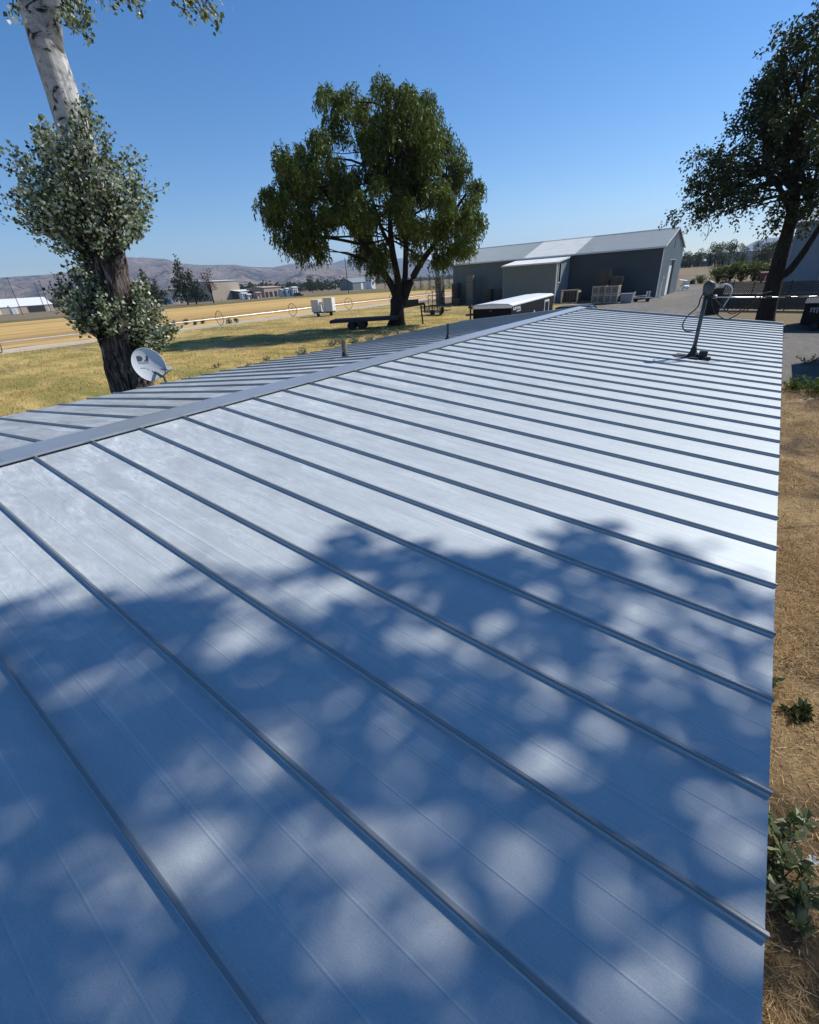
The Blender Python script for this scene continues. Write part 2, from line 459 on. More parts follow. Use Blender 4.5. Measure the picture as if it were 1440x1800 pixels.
M['red'] = plain('red_paint', (0.28, 0.03, 0.025), 0.5, 0, 0.15, 3.0)
M['amber'] = plain('dull_red_lens', (0.30, 0.04, 0.03), 0.3, 0, 0.1, 5.0)
M['tan'] = plain('tan_stucco', (0.44, 0.37, 0.28), 0.9, 0, 0.06, 0.2)
M['pinkish'] = plain('pinkish_block', (0.42, 0.32, 0.26), 0.9, 0, 0.08, 0.3)
M['grey_wall'] = plain('grey_block', (0.33, 0.33, 0.34), 0.9, 0, 0.06, 0.2)
M['teal'] = plain('teal_roofing', (0.16, 0.26, 0.25), 0.6, 0.1, 0.06, 0.3)
M['dark_roof'] = plain('dark_shingles', (0.075, 0.07, 0.068), 0.9, 0, 0.15, 0.5)
M['car_blue'] = plain('dark_blue_car_paint', (0.035, 0.05, 0.085), 0.22, 0.3, 0.05, 1.0)
M['car_dark'] = plain('dark_car_paint', (0.02, 0.02, 0.023), 0.25, 0.2, 0.05, 1.0)
M['tarp'] = plain('grey_plastic', (0.30, 0.31, 0.34), 0.5, 0, 0.08, 1.5)
M['pole'] = plain('creosote_pole', (0.06, 0.048, 0.04), 0.9, 0, 0.2, 1.0)
M['blue_wall'] = plain('blue_grey_steel', (0.22, 0.27, 0.32), 0.5, 0.15, 0.08, 0.7)
def glass_mat():
    t = NT('tinted_glass')
    return t.pbr((0.02, 0.025, 0.03), 0.05, 0.0, None, 0.6)
M['glass'] = glass_mat()
M['hill'] = m_hill('sagebrush_hill', (0.20, 0.145, 0.11), (0.48, 0.36, 0.26), (0.04, 0.045, 0.035), 1.0, (0.48, 0.55))
M['hill_dark'] = m_hill('juniper_ridge', (0.13, 0.12, 0.10), (0.20, 0.17, 0.135), (0.05, 0.055, 0.045), 1.0, (0.45, 0.55))

# ---------------------------------------------------------------- ground, fields, roads (sheets 4 mm apart)
def sheet(name, pts, z, mat, wob=0.0):
    out = []
    for i in range(len(pts)):
        (x0, y0), (x1, y1) = pts[i], pts[(i + 1) % len(pts)]
        n = max(1, int(math.hypot(x1 - x0, y1 - y0) / 1.5)) if wob else 1
        for k in range(n):
            x, y = x0 + (x1 - x0) * k / n, y0 + (y1 - y0) * k / n
            if k: x, y = x + wob * noise.noise(Vector((x * .35, y * .35, z * 900))) + wob * .6 * noise.noise(Vector((x * 1.1, y * 1.1, 3))), y + wob * noise.noise(Vector((x * .35, y * .35, z * 900 + 9)))
            out.append((x, y, z))
    me = bpy.data.meshes.new(name)
    bm = bmesh.new()
    f = bm.faces.new([bm.verts.new(p) for p in out])
    if len(out) > 4: bmesh.ops.triangulate(bm, faces=[f])
    bm.normal_update()
    if sum(q.normal.z for q in bm.faces) < 0: bmesh.ops.reverse_faces(bm, faces=bm.faces[:])
    bm.to_mesh(me); bm.free()
    me.materials.append(mat)
    return tag(link(name, me), kind='structure')
sheet('ground', [(-14000, -14000), (14000, -14000), (14000, 14000), (-14000, 14000)], 0.0, M['earth'])
sheet('lawn', [(-56, -60), (-3.0, -60), (-3.0, 20), (-4.5, 44), (-12, 55), (-16, 66), (-38, 70), (-56, 82)], 0.004, M['lawn'], .6)
sheet('pale_strip', [(-62.3, -120), (-55.8, -120), (-55.8, 82), (-58, 120), (-63, 150), (-62.3, 90)], 0.008, M['pale_strip'], .5)
sheet('wheat_field', [(-181, -160), (-62.5, -160), (-62.5, 90), (-64, 118), (-72, 150), (-105, 165), (-145, 166), (-172, 148), (-180, 60)], 0.012, M['wheat'], 1.2)
sheet('field_verge', [(-212, -160), (-181.2, -160), (-180.2, 60), (-172.2, 148.2), (-145, 166.4), (-105, 165.4), (-72, 150.4), (-60, 230), (-212, 260)], 0.010, M['verge'], 2.0)
sheet('far_road', [(-223, -400), (-216, -400), (-216, 250), (-190, 420), (-197, 420), (-223, 252)], 0.012, M['road'])
sheet('dirt_yard', [(4.0, -20), (30, -20), (30, 20.4), (13, 20.8), (8, 20.2), (5.2, 20.9), (4.0, 20.4)], 0.008, M['straw_ground'], .5)
sheet('gravel_drive', [(3.2, 20), (5.2, 20.9), (8, 20.2), (13, 20.8), (34, 20), (40, 44), (8, 38.5), (4.6, 37), (1.0, 44), (1.5, 50), (3.0, 60), (4.2, 92), (-5.0, 96), (-8, 108), (-13, 109), (-7.7, 90),
                       (-7.7, 71), (-13, 63), (-10, 56), (-4, 43), (-2, 30)], 0.012, M['gravel'], .7)

# ---------------------------------------------------------------- hills
def hill(name, profile, Dr, depth, mat, rows=26, seedv=0.0, rough=0.06):
    xs = [p[0] for p in profile]
    ys = [p[1] for p in profile]
    n = 220
    V, Fc = [], []
    for i in range(n):
        x = xs[0] + (xs[-1] - xs[0]) * i / (n - 1)
        y = float(np.interp(x, xs, ys))
        p = at(x, y, Dr)
        dr = Vector((p.x - CAM.x, p.y - CAM.y, 0)).normalized()
        hz = max(p.z, 2.0)
        for j in range(rows + 6):
            t = j / (rows - 1)
            if j < rows:
                D = Dr - depth * (1 - t)
                g = (t ** 1.25) * (1.0 - 0.12 * math.sin(math.pi * t))
            else:
                k = (j - rows + 1) / 6.0
                D = Dr + depth * 0.6 * k
                g = 1.0 - k * 1.02
            q = CAM + dr * D
            nz = noise.fractal(Vector((q.x * 0.0012, q.y * 0.0012, seedv)), 1.0, 2.0, 5)
            rid = 1.0 - abs(noise.noise(Vector((q.x * 0.0021, q.y * 0.0021, seedv + 7))))
            w = math.sin(math.pi * min(1.0, t)) if j < rows else 0.0
            z = hz * g + hz * w * (nz * 0.34 + (rid - 0.75) * 0.46)
            if j >= rows - 2: z += hz * 0.012 * noise.noise(Vector((i * 0.9, seedv, 0)))
            V.append((q.x, q.y, max(z, -6.0) if j else -6.0))
    m = rows + 6
    for i in range(n - 1):
        for j in range(m - 1):
            Fc.append((i * m + j, (i + 1) * m + j, (i + 1) * m + j + 1, i * m + j + 1))
    mb = MB(); mb.add(V, Fc)
    o = mb.build(name, mat, smooth=True)
    return tag(o, kind='structure')
hill('brown_hill', [(-420, 520), (-260, 505), (-120, 498), (0, 488), (60, 484), (110, 480), (157, 472), (190, 461), (223, 452), (258, 453), (290, 455), (320, 463), (353, 466), (410, 465), (440, 469), (480, 470), (516, 462.5), (548, 462),
                    (577, 463.5), (600, 468), (640, 473), (700, 478), (780, 487), (860, 492)], 7200, 3300, M['hill'], seedv=3.1)
hill('blue_hill', [(480, 480), (560, 471), (580, 464), (600, 457.5), (625, 454), (660, 453), (700, 454), (745, 455), (775, 459), (800, 463), (850, 470), (930, 476), (1000, 480)], 10800, 3000, M['hill_dark'], seedv=9.7)
hill('distant_hill', [(1262, 458), (1285, 450), (1300, 441), (1320, 428), (1337, 421), (1350, 418.5), (1380, 416), (1420, 414), (1470, 416), (1530, 424), (1620, 440)], 10500, 2600, M['hill_dark'], seedv=5.3)
hill('low_hill', [(1120, 464), (1165, 455), (1200, 449), (1222, 453), (1250, 457), (1290, 455)], 10800, 1500, M['hill_dark'], seedv=1.3)

# ---------------------------------------------------------------- the house and its standing seam roof
PA = 0.0898                      # roof slope
SP = 0.4064                      # seam spacing
RZ = 3.0                         # ridge height
Y_NEAR, Y_FAR = -2.4, 14.55
LR, LL = 4.90, 4.11
ca, sa = math.cos(PA), math.sin(PA)
house = thing('mobile_home', 'long low house under a grey standing seam metal roof', 'house', (0, 0, 0))
wl = MB()
for side, Ls in ((1, LR), (-1, LL)):
    x = side * (Ls * ca - 0.22)
    ze = RZ - (Ls - 0.22) * sa - 0.06
    wl.box((min(x, x - side * 0.1), Y_NEAR + 0.25, 0.02), (max(x, x - side * 0.1), Y_FAR - 0.25, ze))
for y in (Y_NEAR + 0.25, Y_FAR - 0.35):
    xl, xr = -(LL * ca - 0.32), LR * ca - 0.32
    wl.prism([(xl, y, 0.02), (xr, y, 0.02), (xr, y, RZ - (LR - .3) * sa - .08), (0, y, RZ - 0.08), (xl, y, RZ - (LL - .3) * sa - .08)], (0, 0.1, 0))
wl.build('wall', M['siding'], house)
rs = MB()                        # roof deck under the metal
rs.prism([(0, Y_NEAR + .05, RZ - 0.03), (LR * ca - .05, Y_NEAR + .05, RZ - (LR - .05) * sa - 0.03), (LR * ca - .05, Y_NEAR + .05, RZ - (LR - .05) * sa - 0.075), (0, Y_NEAR + .05, RZ - 0.08)], (0, Y_FAR - Y_NEAR - .1, 0))
rs.prism([(0, Y_NEAR + .05, RZ - 0.03), (0, Y_NEAR + .05, RZ - 0.08), (-LL * ca + .05, Y_NEAR + .05, RZ - (LL - .05) * sa - 0.075), (-LL * ca + .05, Y_NEAR + .05, RZ - (LL - .05) * sa - 0.03)], (0, Y_FAR - Y_NEAR - .1, 0))
rs.build('roof_deck', M['wood_dark'], house)

def slope_pt(side, d, y, h):     # d along the slope from the ridge, h above the sheet
    return (side * (d * ca + h * sa), y, RZ - d * sa + h * ca)
def pan_mesh(side, L, wd):
    # cross-section across the pan, from seam to seam, with two pencil ribs and turned-up edges
    prof = [(0.006, 0.012), (0.009, 0.001), (0.03, 0.0)]
    for c in (0.135, 0.271):
        prof += [(c - 0.0045, 0.0), (c - 0.0015, 0.0009), (c + 0.0015, 0.0009), (c + 0.0045, 0.0)]
    prof += [(0.376, 0.0), (0.397, 0.001), (0.400, 0.012)]
    prof = [(a * wd / SP, b) for a, b in prof]
    nd = 16
    V, Fc = [], []
    for i in range(nd + 1):
        d = 0.02 + (L - 0.02) * i / nd
        for (a, b) in prof:
            x, y, z = slope_pt(side, d, a, b)
            V.append((x, y, z - RZ))
    m = len(prof)
    for i in range(nd):
        for j in range(m - 1):
            q = (i * m + j, i * m + j + 1, (i + 1) * m + j + 1, (i + 1) * m + j)
            Fc.append(q if side < 0 else q[::-1])
    b = len(V)                                                   # folded-down eave hem
    for (a, bb) in (prof[0], prof[-1]):
        for (dd, h) in ((L, 0.0), (L + 0.004, -0.022), (L - 0.012, -0.022)):
            x, y, z = slope_pt(side, dd, a, h); V.append((x, y, z - RZ))
    Fc += [(b, b + 1, b + 4, b + 3), (b + 1, b + 2, b + 5, b + 4)]
    mb = MB(); mb.add(V, Fc)
    return mb.mesh('roof_panel', M['roof'] if side > 0 else M['roof_far'])
def seam_mesh(side, L):
    hw, hh = 0.0060, 0.0235
    prof = [(-hw, 0.0), (-hw, hh - 0.004), (-hw + 0.002, hh), (hw - 0.002, hh), (hw + 0.002, hh - 0.003), (hw + 0.002, hh - 0.010), (hw, hh - 0.011), (hw, 0.0)]
    V, Fc = [], []
    nd = 6
    for i in range(nd + 1):
        d = 0.115 + (L + 0.002 - 0.115) * i / nd
        for (a, b) in prof:
            x, y, z = slope_pt(side, d, a, b)
            V.append((x, y, z - RZ))
    m = len(prof)
    for i in range(nd):
        for j in range(m - 1):
            q = (i * m + j, i * m + j + 1, (i + 1) * m + j + 1, (i + 1) * m + j)
            Fc.append(q if side < 0 else q[::-1])
    Fc.append(tuple(range(m)))
    Fc.append(tuple(nd * m + k for k in reversed(range(m))))
    mb = MB(); mb.add(V, Fc)
    return mb.mesh('seam', M['seam'])
for side, Ls, y0 in ((1, LR, 0.8405), (-1, LL, 1.8443 - 2 * SP)):
    pm, sm_ = pan_mesh(side, Ls, SP), seam_mesh(side, Ls)
    j0 = math.ceil((Y_NEAR + 0.1 - y0) / SP)
    j1 = math.floor((Y_FAR - 0.06 - y0) / SP)
    for j in range(j0, j1 + 1):
        y = y0 + j * SP
        link('seam', sm_, house, (0, y, RZ))
        if j < j1: link('roof_panel', pm, house, (0, y, RZ))
    for ya, yb in ((Y_NEAR, y0 + j0 * SP), (y0 + j1 * SP, Y_FAR)):    # cut end pans
        if yb - ya > 0.05: link('roof_panel', pan_mesh(side, Ls, yb - ya), house, (0, ya, RZ))
# ridge cap in lengths of three metres, edges folded down with closures below
capw = {1: 0.222, -1: 0.12}
y = Y_NEAR
k = 0
while y < Y_FAR - 0.01:
    y2 = min(y + 3.05, Y_FAR)
    up = 0.0015 * (k % 2)
    mb = MB()
    pts = [slope_pt(-1, capw[-1] - 0.012, 0, 0.012), slope_pt(-1, capw[-1], 0, 0.020 + up), slope_pt(-1, capw[-1] - 0.002, 0, 0.036 + up), (-.012, 0, RZ + 0.042 + up), (.012, 0, RZ + 0.042 + up), slope_pt(1, capw[1] - 0.002, 0, 0.036 + up), slope_pt(1, capw[1], 0, 0.020 + up), slope_pt(1, capw[1] - 0.012, 0, 0.012)]
    m = len(pts)
    mb.add([(p[0], y, p[2] - RZ) for p in pts] + [(p[0], y2 + (0.03 if y2 < Y_FAR else 0), p[2] - RZ) for p in pts], [(i, i + 1, m + i + 1, m + i) for i in range(m - 1)])
    mb.build('ridge_cap', M['trim'], house, loc=(0, 0, RZ))
    y = y2; k += 1
# closures between seams just inside the cap edge
for side, y0 in ((1, 0.8405), (-1, 1.8443 - 2 * SP)):
    mb = MB()
    j = math.ceil((Y_NEAR - y0) / SP)
    while y0 + j * SP < Y_FAR - SP:
        ya, yb = y0 + j * SP + 0.014, y0 + (j + 1) * SP - 0.014
        p = [slope_pt(side, capw[side] - 0.05, ya, 0.0), slope_pt(side, capw[side] - 0.05, yb, 0.0), slope_pt(side, capw[side] - 0.05, yb, 0.027), slope_pt(side, capw[side] - 0.05, ya, 0.027)]
        q = [slope_pt(side, capw[side] - 0.058, v[1], 0.0 if i < 2 else 0.027) for i, v in enumerate(p)]
        mb.hexa([p[0], p[1], q[1], q[0], p[3], p[2], q[2], q[3]])
        j += 1
    c_ = mb.build('closure_strip', M['lead'], house)
# rake trim at both ends and eave drip edges
for yy, s_ in ((Y_FAR, 1), (Y_NEAR, -1)):
    for side, Ls in ((1, LR), (-1, LL)):
        mb = MB()
        a0, a1 = slope_pt(side, 0.0, yy, 0), slope_pt(side, Ls, yy, 0)
        mb.bar((a0[0], yy + s_ * 0.004, a0[2] - 0.045), (a1[0], yy + s_ * 0.004, a1[2] - 0.045), 0.012, 0.13)
        mb.bar((a0[0], yy - s_ * 0.03, a0[2] + 0.028), (a1[0], yy - s_ * 0.03, a1[2] + 0.028), 0.066, 0.010)
        mb.build('rake_trim', M['trim'], house)
for side, Ls in ((1, LR), (-1, LL)):
    a1 = slope_pt(side, Ls, 0, -0.06)
    mb = MB()
    mb.bar((a1[0] - side * 0.02, Y_NEAR, a1[2]), (a1[0] - side * 0.02, Y_FAR, a1[2]), 0.012, 0.09)
    mb.build('eave_trim', M['trim'], house)

def roof_z(x):
    return RZ - abs(x) * math.tan(PA)

# ---------------------------------------------------------------- service mast with its weatherhead and the overhead cable
mx, my = 3.718, 8.610
mz = roof_z(mx)
mast = thing('service_mast', 'galvanised electric service mast with weatherhead standing on the metal roof', 'mast', (mx, my, mz))
mb = MB(); mb.tube([(0, 0, -0.05), (0.0, 0, 0.55), (0.004, 0.002, 0.93)], 0.028, 14); mb.build('pipe', M['zinc'], mast, True)
mb = MB()
prof = [(0.040, 0.885), (0.056, 0.89), (0.066, 0.93), (0.078, 0.985), (0.082, 1.02), (0.074, 1.055), (0.05, 1.08), (0.02, 1.088)]
for i in range(len(prof) - 1):
    pass
mb.tube([(0.030 * i / 7, 0.01 * i / 7, p[1]) for i, p in enumerate(prof)], [p[0] for p in prof], 16)
mb.build('weatherhead', M['zinc'], mast, True)
mb = MB()
mb.tube([(0, 0, -0.004), (0, 0, 0.02), (0, 0, 0.07), (0, 0, 0.14), (0, 0, 0.17)], [0.105, 0.095, 0.055, 0.040, 0.032], 16)
mb.build('boot', M['lead'], mast, True)
mb = MB()
tn = math.tan(PA)
mb.hexa([(-.24, -.17, .24 * tn + .003), (.24, -.17, -.24 * tn + .003), (.24, .17, -.24 * tn + .003), (-.24, .17, .24 * tn + .003), (-.24, -.17, .24 * tn + .012), (.24, -.17, -.24 * tn + .012), (.24, .17, -.24 * tn + .012), (-.24, .17, .24 * tn + .012)])
for (x0, x1, y0, y1, h) in ((-.27, -.10, -.08, .03, .04), (.09, .2, -.08, .03, .11), (.14, .26, -.13, -.08, .03), (-.02, .10, -.18, -.13, .025)):
    mb.box((x0, y0, -.02), (x1, y1, h))
mb.build('flashing', M['lead'], mast)
mb = MB(); mb.ring((0, 0, 0.86), (0, 0, 1), 0.038, 0.008, 16, 6); mb.bar((0.035, 0.0, 0.86), (0.10, 0.06, 0.865), 0.02, 0.02); mb.build('clamp', M['dark_steel'], mast)
mb = MB(); mb.tube([(0.09, 0.05, 0.86), (0.10, 0.06, 0.866), (0.125, 0.08, 0.866), (0.135, 0.09, 0.86)], [0.012, 0.027, 0.027, 0.012], 10); mb.build('insulator', M['dish'], mast, True)
def curve_pts(ctrl, n=24):
    out = []
    c = [Vector(ctrl[0])] + [Vector(q) for q in ctrl] + [Vector(ctrl[-1])]
    for i in range(1, len(c) - 2):
        for k_ in range(n):
            t = k_ / n
            p0, p1, p2, p3 = c[i - 1], c[i], c[i + 1], c[i + 2]
            out.append(0.5 * ((2 * p1) + (-p0 + p2) * t + (2 * p0 - 5 * p1 + 4 * p2 - p3) * t * t + (-p0 + 3 * p1 - 3 * p2 + p3) * t ** 3))
    out.append(c[-2])
    return out
for ctrl, rr, mt in (([(-.03, -.05, .93), (-.055, -.07, .86), (-.07, -.08, .74), (-.17, -.13, .62), (-.21, -.14, .5), (-.17, -.1, .41), (-.06, -.05, .40), (0.0, -.034, .42)], .009, 'rubber'),
                     ([(.05, .02, .94), (.10, .05, .99), (.20, .12, 1.03), (.29, .19, .98), (.30, .2, .88), (.25, .17, .74), (.23, .15, .68)], .0085, 'dish'),
                     ([(.06, .0, .93), (.16, .04, .80), (.30, .12, .66), (.40, .2, .62), (.52, .32, .72), (.62, .43, .84), (.78, .59, .885)], .008, 'rubber'),
                     ([(.05, -.02, .93), (.12, .02, .72), (.22, .08, .60), (.36, .18, .55), (.55, .36, .70), (.70, .52, .87)], .008, 'rubber')):
    mb = MB(); mb.tube(curve_pts(ctrl, 8), rr, 6); mb.build('drip_loop', M[mt], mast, True)
wire_end = Vector((14.0, 17.6, 4.6))
wa = Vector((mx + 0.135, my + 0.09, mz + 0.86))
pts = []
for i in range(41):
    t = i / 40
    p = wa.lerp(wire_end, t)
    p.z += -2.1 * t * (1 - t)
    pts.append(p)
wire = thing('service_cable', 'pale twisted overhead cable running from the roof mast out of view', 'cable', tuple(wa))
mb = MB(); mb.tube([p - wa for p in pts], 0.0085, 6); mb.build('neutral_wire', M['alu'], wire, True)
for ph in (0.0, math.pi):
    mb = MB()
    tw = []
    for i in range(0, 240):
        t = i / 239 * 0.999
        p = wa.lerp(wire_end, t); p.z += -2.1 * t * (1 - t)
        if t * 14 > 0.75:
            tw.append(p - wa + Vector((0.6, -0.7, 0)) * 0.011 * math.cos(i * 0.55 + ph) + Vector((0, 0, 0.011 * math.sin(i * 0.55 + ph))))
    mb.tube(tw, 0.0075, 5); mb.build('line_wire', M['rubber'], wire, True)
for t in (0.062, 0.085):
    p = wa.lerp(wire_end, t); p.z += -2.1 * t * (1 - t)
    mb = MB(); d = (wire_end - wa).normalized() * 0.05
    mb.tube([p - wa - d, p - wa - d * .6, p - wa + d * .6, p - wa + d], [.008, .018, .018, .008], 8); mb.build('splice', M['rubber'], wire, True)

# ---------------------------------------------------------------- vent pipes
def vent(px, py, rad, h, label, mat, flare):
    # foot on the far slope
    n_ = Vector((-sa, 0, ca)); d = ray(px, py); o_ = Vector((0, 0, RZ))
    p = CAM + d * ((o_ - CAM).dot(n_) / d.dot(n_))
    v = thing('vent_pipe', label, 'vent pipe', tuple(p), 0, 'plumbing vents on the roof')
    mb = MB(); mb.tube([(0, 0, -.03), (0, 0, h * .5), (0.002, 0, h)], [rad, rad, rad * 1.02], 16, cap=False)
    mb.tube([(0, 0, h), (0, 0, h - .10)], [rad * .86, rad * .84], 16)
    mb.build('pipe', mat, v, True)
    mb = MB(); mb.ring((0, 0, h), (0, 0, 1), rad * .94, rad * .10, 16, 6); mb.build('rim', mat, v, True)
    mb = MB()
    if flare: mb.tube([(0, 0, -.005), (0, 0, .015), (0, 0, .05), (0, 0, .10)], [rad * 3.0, rad * 2.6, rad * 1.5, rad * 1.06], 16)
    else: mb.tube([(0, 0, -.01), (0, 0, .012), (0, 0, .03), (0, 0, .08)], [rad * 1.5, rad * 1.45, rad * 1.15, rad * 1.08], 16)
    mb.build('boot', M['lead'], v, True)
    return v
vent(607, 627, 0.045, 0.285, 'thick rust streaked vent pipe nearer the satellite dish on the far roof slope', M['rusty'], False)
vent(788, 598, 0.028, 0.29, 'slim vent pipe with a flared dark boot close to the ridge cap', M['zinc'], True)

# ---------------------------------------------------------------- satellite dish on the far eave
dc = at(262, 641, 10.0)
dish = thing('satellite_dish', 'pale grey oval satellite dish with dark emblem at the roof edge', 'satellite dish', tuple(dc))
tocam = (CAM - dc).normalized()
dn = (tocam * 0.86 + Vector((0.10, -0.12, 0.34))).normalized()
# in-plane axes: "down" points to the lower right of the picture
img_r = (_R - dn * _R.dot(dn)).normalized()
img_d = dn.cross(img_r); img_d = img_d if img_d.dot(_U) < 0 else -img_d
rotd = R(-37)
dx_ = (img_r * math.cos(rotd) + img_d * math.sin(rotd)).normalized()      # dish horizontal
dy_ = (img_r * -math.sin(rotd) + img_d * math.cos(rotd)).normalized()     # dish down
def dpt(u, v_, w=0.0): return dx_ * u + dy_ * v_ + dn * w
A_, B_ = 0.265, 0.325
def dish_rim(t):
    u, v_ = A_ * math.cos(t), B_ * math.sin(t)
    v_ = min(v_, B_ * 0.86)
    return u, v_
V, Fc = [], []
nr, na = 10, 56
V.append(dpt(0, 0, -0.055)); 
for i in range(1, nr + 1):
    for k_ in range(na):
        u, v_ = dish_rim(2 * math.pi * k_ / na)
        s_ = i / nr
        V.append(dpt(u * s_, v_ * s_, -0.055 * (1 - s_ * s_)))
for k_ in range(na): Fc.append((0, 1 + k_, 1 + (k_ + 1) % na))
for i in range(nr - 1):
    for k_ in range(na):
        a, b = 1 + i * na, 1 + (i + 1) * na
        Fc.append((a + k_, b + k_, b + (k_ + 1) % na, a + (k_ + 1) % na))
nv = len(V)
V += [Vector(v) - dn * 0.006 for v in V]
Fc += [tuple(reversed([i + nv for i in f])) for f in Fc]
mb = MB(); mb.add(V, Fc); refl = mb.build('reflector', M['dish'], dish, True)
mb = MB(); mb.tube([dpt(*dish_rim(2 * math.pi * k_ / na), 0.0) for k_ in range(na + 1)], 0.006, 6); mb.build('rim', M['offwhite'], dish, True)
def dish_w(u, v_):
    return -0.055 * (1 - min(1, (u / A_) ** 2 + (v_ / B_) ** 2)) + 0.003
def flat_print(name, polys, mat, th=0.0015):
    mb = MB()
    for poly in polys:
        n_ = len(poly)
        vs = [dpt(u, v_, dish_w(u, v_) + th) for u, v_ in poly]
        vs2 = [dpt(u, v_, dish_w(u, v_)) for u, v_ in poly]
        mb.add(vs + vs2, [tuple(range(n_))] + [(i, (i + 1) % n_, n_ + (i + 1) % n_, n_ + i) for i in range(n_)])
    return mb.build(name, mat, refl)
# emblem: a D-like half disc and a crescent, upright in the dish's own frame rotated back towards the horizontal
er = R(-24)
def em(u, v_, s_=1.3, cu=-0.03, cv=-0.165):
    return (cu + (u * math.cos(er) + v_ * math.sin(er)) * s_, cv + (-u * math.sin(er) + v_ * math.cos(er)) * s_)
Dsh = [em(-.06, -.035), em(-.04, -.035)] + [em(-.04 + .05 * math.cos(t), .04 * math.sin(t) + .002) for t in np.linspace(-1.35, 1.35, 9)] + [em(-.04, .038), em(-.06, .038)]
Cr = [em(.062, -.035), em(.078, -.035), em(.082, .0), em(.078, .038), em(.015, .038), em(.030, .028), em(.048, .015), em(.060, -.006)]
flat_print('emblem', [Dsh, Cr], M['print'])
fnt = {'D': ['110', '101', '101', '101', '110'], 'I': ['1', '1', '1', '1', '1'], 'R': ['110', '101', '110', '101', '101'], 'E': ['111', '100', '110', '100', '111'], 'C': ['111', '100', '100', '100', '111'],
       'T': ['111', '010', '010', '010', '010'], 'V': ['101', '101', '101', '101', '010'], 'O': ['111', '101', '101', '101', '111'], 'Y': ['101', '101', '010', '010', '010'], 'A': ['010', '101', '111', '101', '101'],
       'L': ['100', '100', '100', '100', '111'], 'G': ['111', '100', '101', '101', '111'], ' ': ['0'] * 5}
def letters(txt, px):
    out, x = [], 0.0
    for c in txt:
        g = fnt[c]
        for r_, row in enumerate(g):
            for q, b in enumerate(row):
                if b == '1': out.append((x + q * px, r_ * px, x + (q + 1) * px * 1.0, (r_ + 1) * px))
        x += (len(g[0]) + 1) * px
    return out, x - px
cells, wtxt = letters('DIRECTV', 0.0052)
flat_print('lettering', [[em(a - wtxt / 2 + .01, b + .048), em(c - wtxt / 2 + .01, b + .048), em(c - wtxt / 2 + .01, d + .048), em(a - wtxt / 2 + .01, d + .048)] for a, b, c, d in cells], M['faint_print'])
flat_print('sticker', [[em(-.05, .13), em(.03, .13), em(.03, .137), em(-.05, .137)], [em(.04, .14), em(.06, .17), em(.055, .173), em(.035, .143)]], M['faint_print'])
mb = MB()
b0, b1 = dpt(0.03, B_ * 0.86, -0.01), dpt(0.19, 0.285, 0.06)
mb.bar(dpt(-.02, .1, -.06), dpt(0.02, B_ * .87, -0.03), .03, .02); mb.bar(dpt(0.02, B_ * .87, -0.03), b1, 0.022, 0.018); mb.bar(dpt(0.12, 0.16, 0.0), dpt(0.2, 0.26, 0.07), 0.014, 0.014)
mb.build('feed_arm', M['dark_steel'], dish)
mb = MB(); lc = dpt(0.235, 0.265, 0.10)
mb.tube([lc + dx_ * -.02 - dn * .03, lc - dn * .01, lc + dn * .05, lc + dn * .08], [.02, .05, .055, .045], 6)
mb.tube([lc - dn * .05 - dx_ * .03, lc - dn * .01], [.018, .022], 10)
mb.build('receiver', M['dish'], dish)
mb = MB()
mb.tube([dpt(0, 0.05, -.07), dpt(0, 0.10, -.12), Vector((-4.25 - dc.x + .12, 4.0 - dc.y, 2.72 - dc.z)), Vector((-4.25 - dc.x + .12, 4.0 - dc.y, 2.25 - dc.z))], .022, 10)
mb.build('mount', M['dark_steel'], dish, True)

# ---------------------------------------------------------------- tree helpers
def sample_lobes(lobes, n, shell=0.5):
    """lobes: (centre, radius vector) -> n points and the lobe's centre for each"""
    C_ = np.array([l[0] for l in lobes]); Rd = np.array([l[1] if hasattr(l[1], '__len__') else (l[1],) * 3 for l in lobes])
    w = np.prod(Rd, axis=1) ** (2 / 3); w /= w.sum()
    k_ = rng.choice(len(lobes), n, p=w)
    d = unit(rng.normal(size=(n, 3)))
    r_ = rng.random((n, 1)) ** (1 / 3 * shell) * (1 + 0.28 * (rng.random((n, 1)) ** 6))
    return C_[k_] + d * r_ * Rd[k_], C_[k_], k_
def lumpy(lobes, k, f, push=0.72):
    out = []
    for c, r_ in lobes:
        for _ in range(k):
            d = unit(rng.normal(size=3)) * push * rng.uniform(.6, 1.25)
            q = f * rng.uniform(.55, 1.3)
            out.append((tuple(np.array(c) + d * np.array(r_)), tuple(np.array(r_) * q)))
    return out
def limb_path(a, b, n=7, wob=0.06, rise=0.12):
    a, b = Vector(a), Vector(b)
    L = (b - a).length
    out = []
    for i in range(n + 1):
        t = i / n
        p = a.lerp(b, t)
        p.z += rise * L * math.sin(math.pi * t) * 0.5
        if 0 < i < n:
            p += Vector((random.gauss(0, 1), random.gauss(0, 1), random.gauss(0, 0.6))) * wob * L * 0.35
        out.append(p)
    return out
def px_lobes(spec, D, base_depth=0.0, spread=1.0):
    out = []
    for s_ in spec:
        x, y, r_ = s_[:3]
        off = s_[3] if len(s_) > 3 else random.uniform(-spread, spread)
        p = at(x, y, D + off)
        rr = r_ * mpp(p)
        out.append((tuple(p), (rr, rr, rr)))
    return out

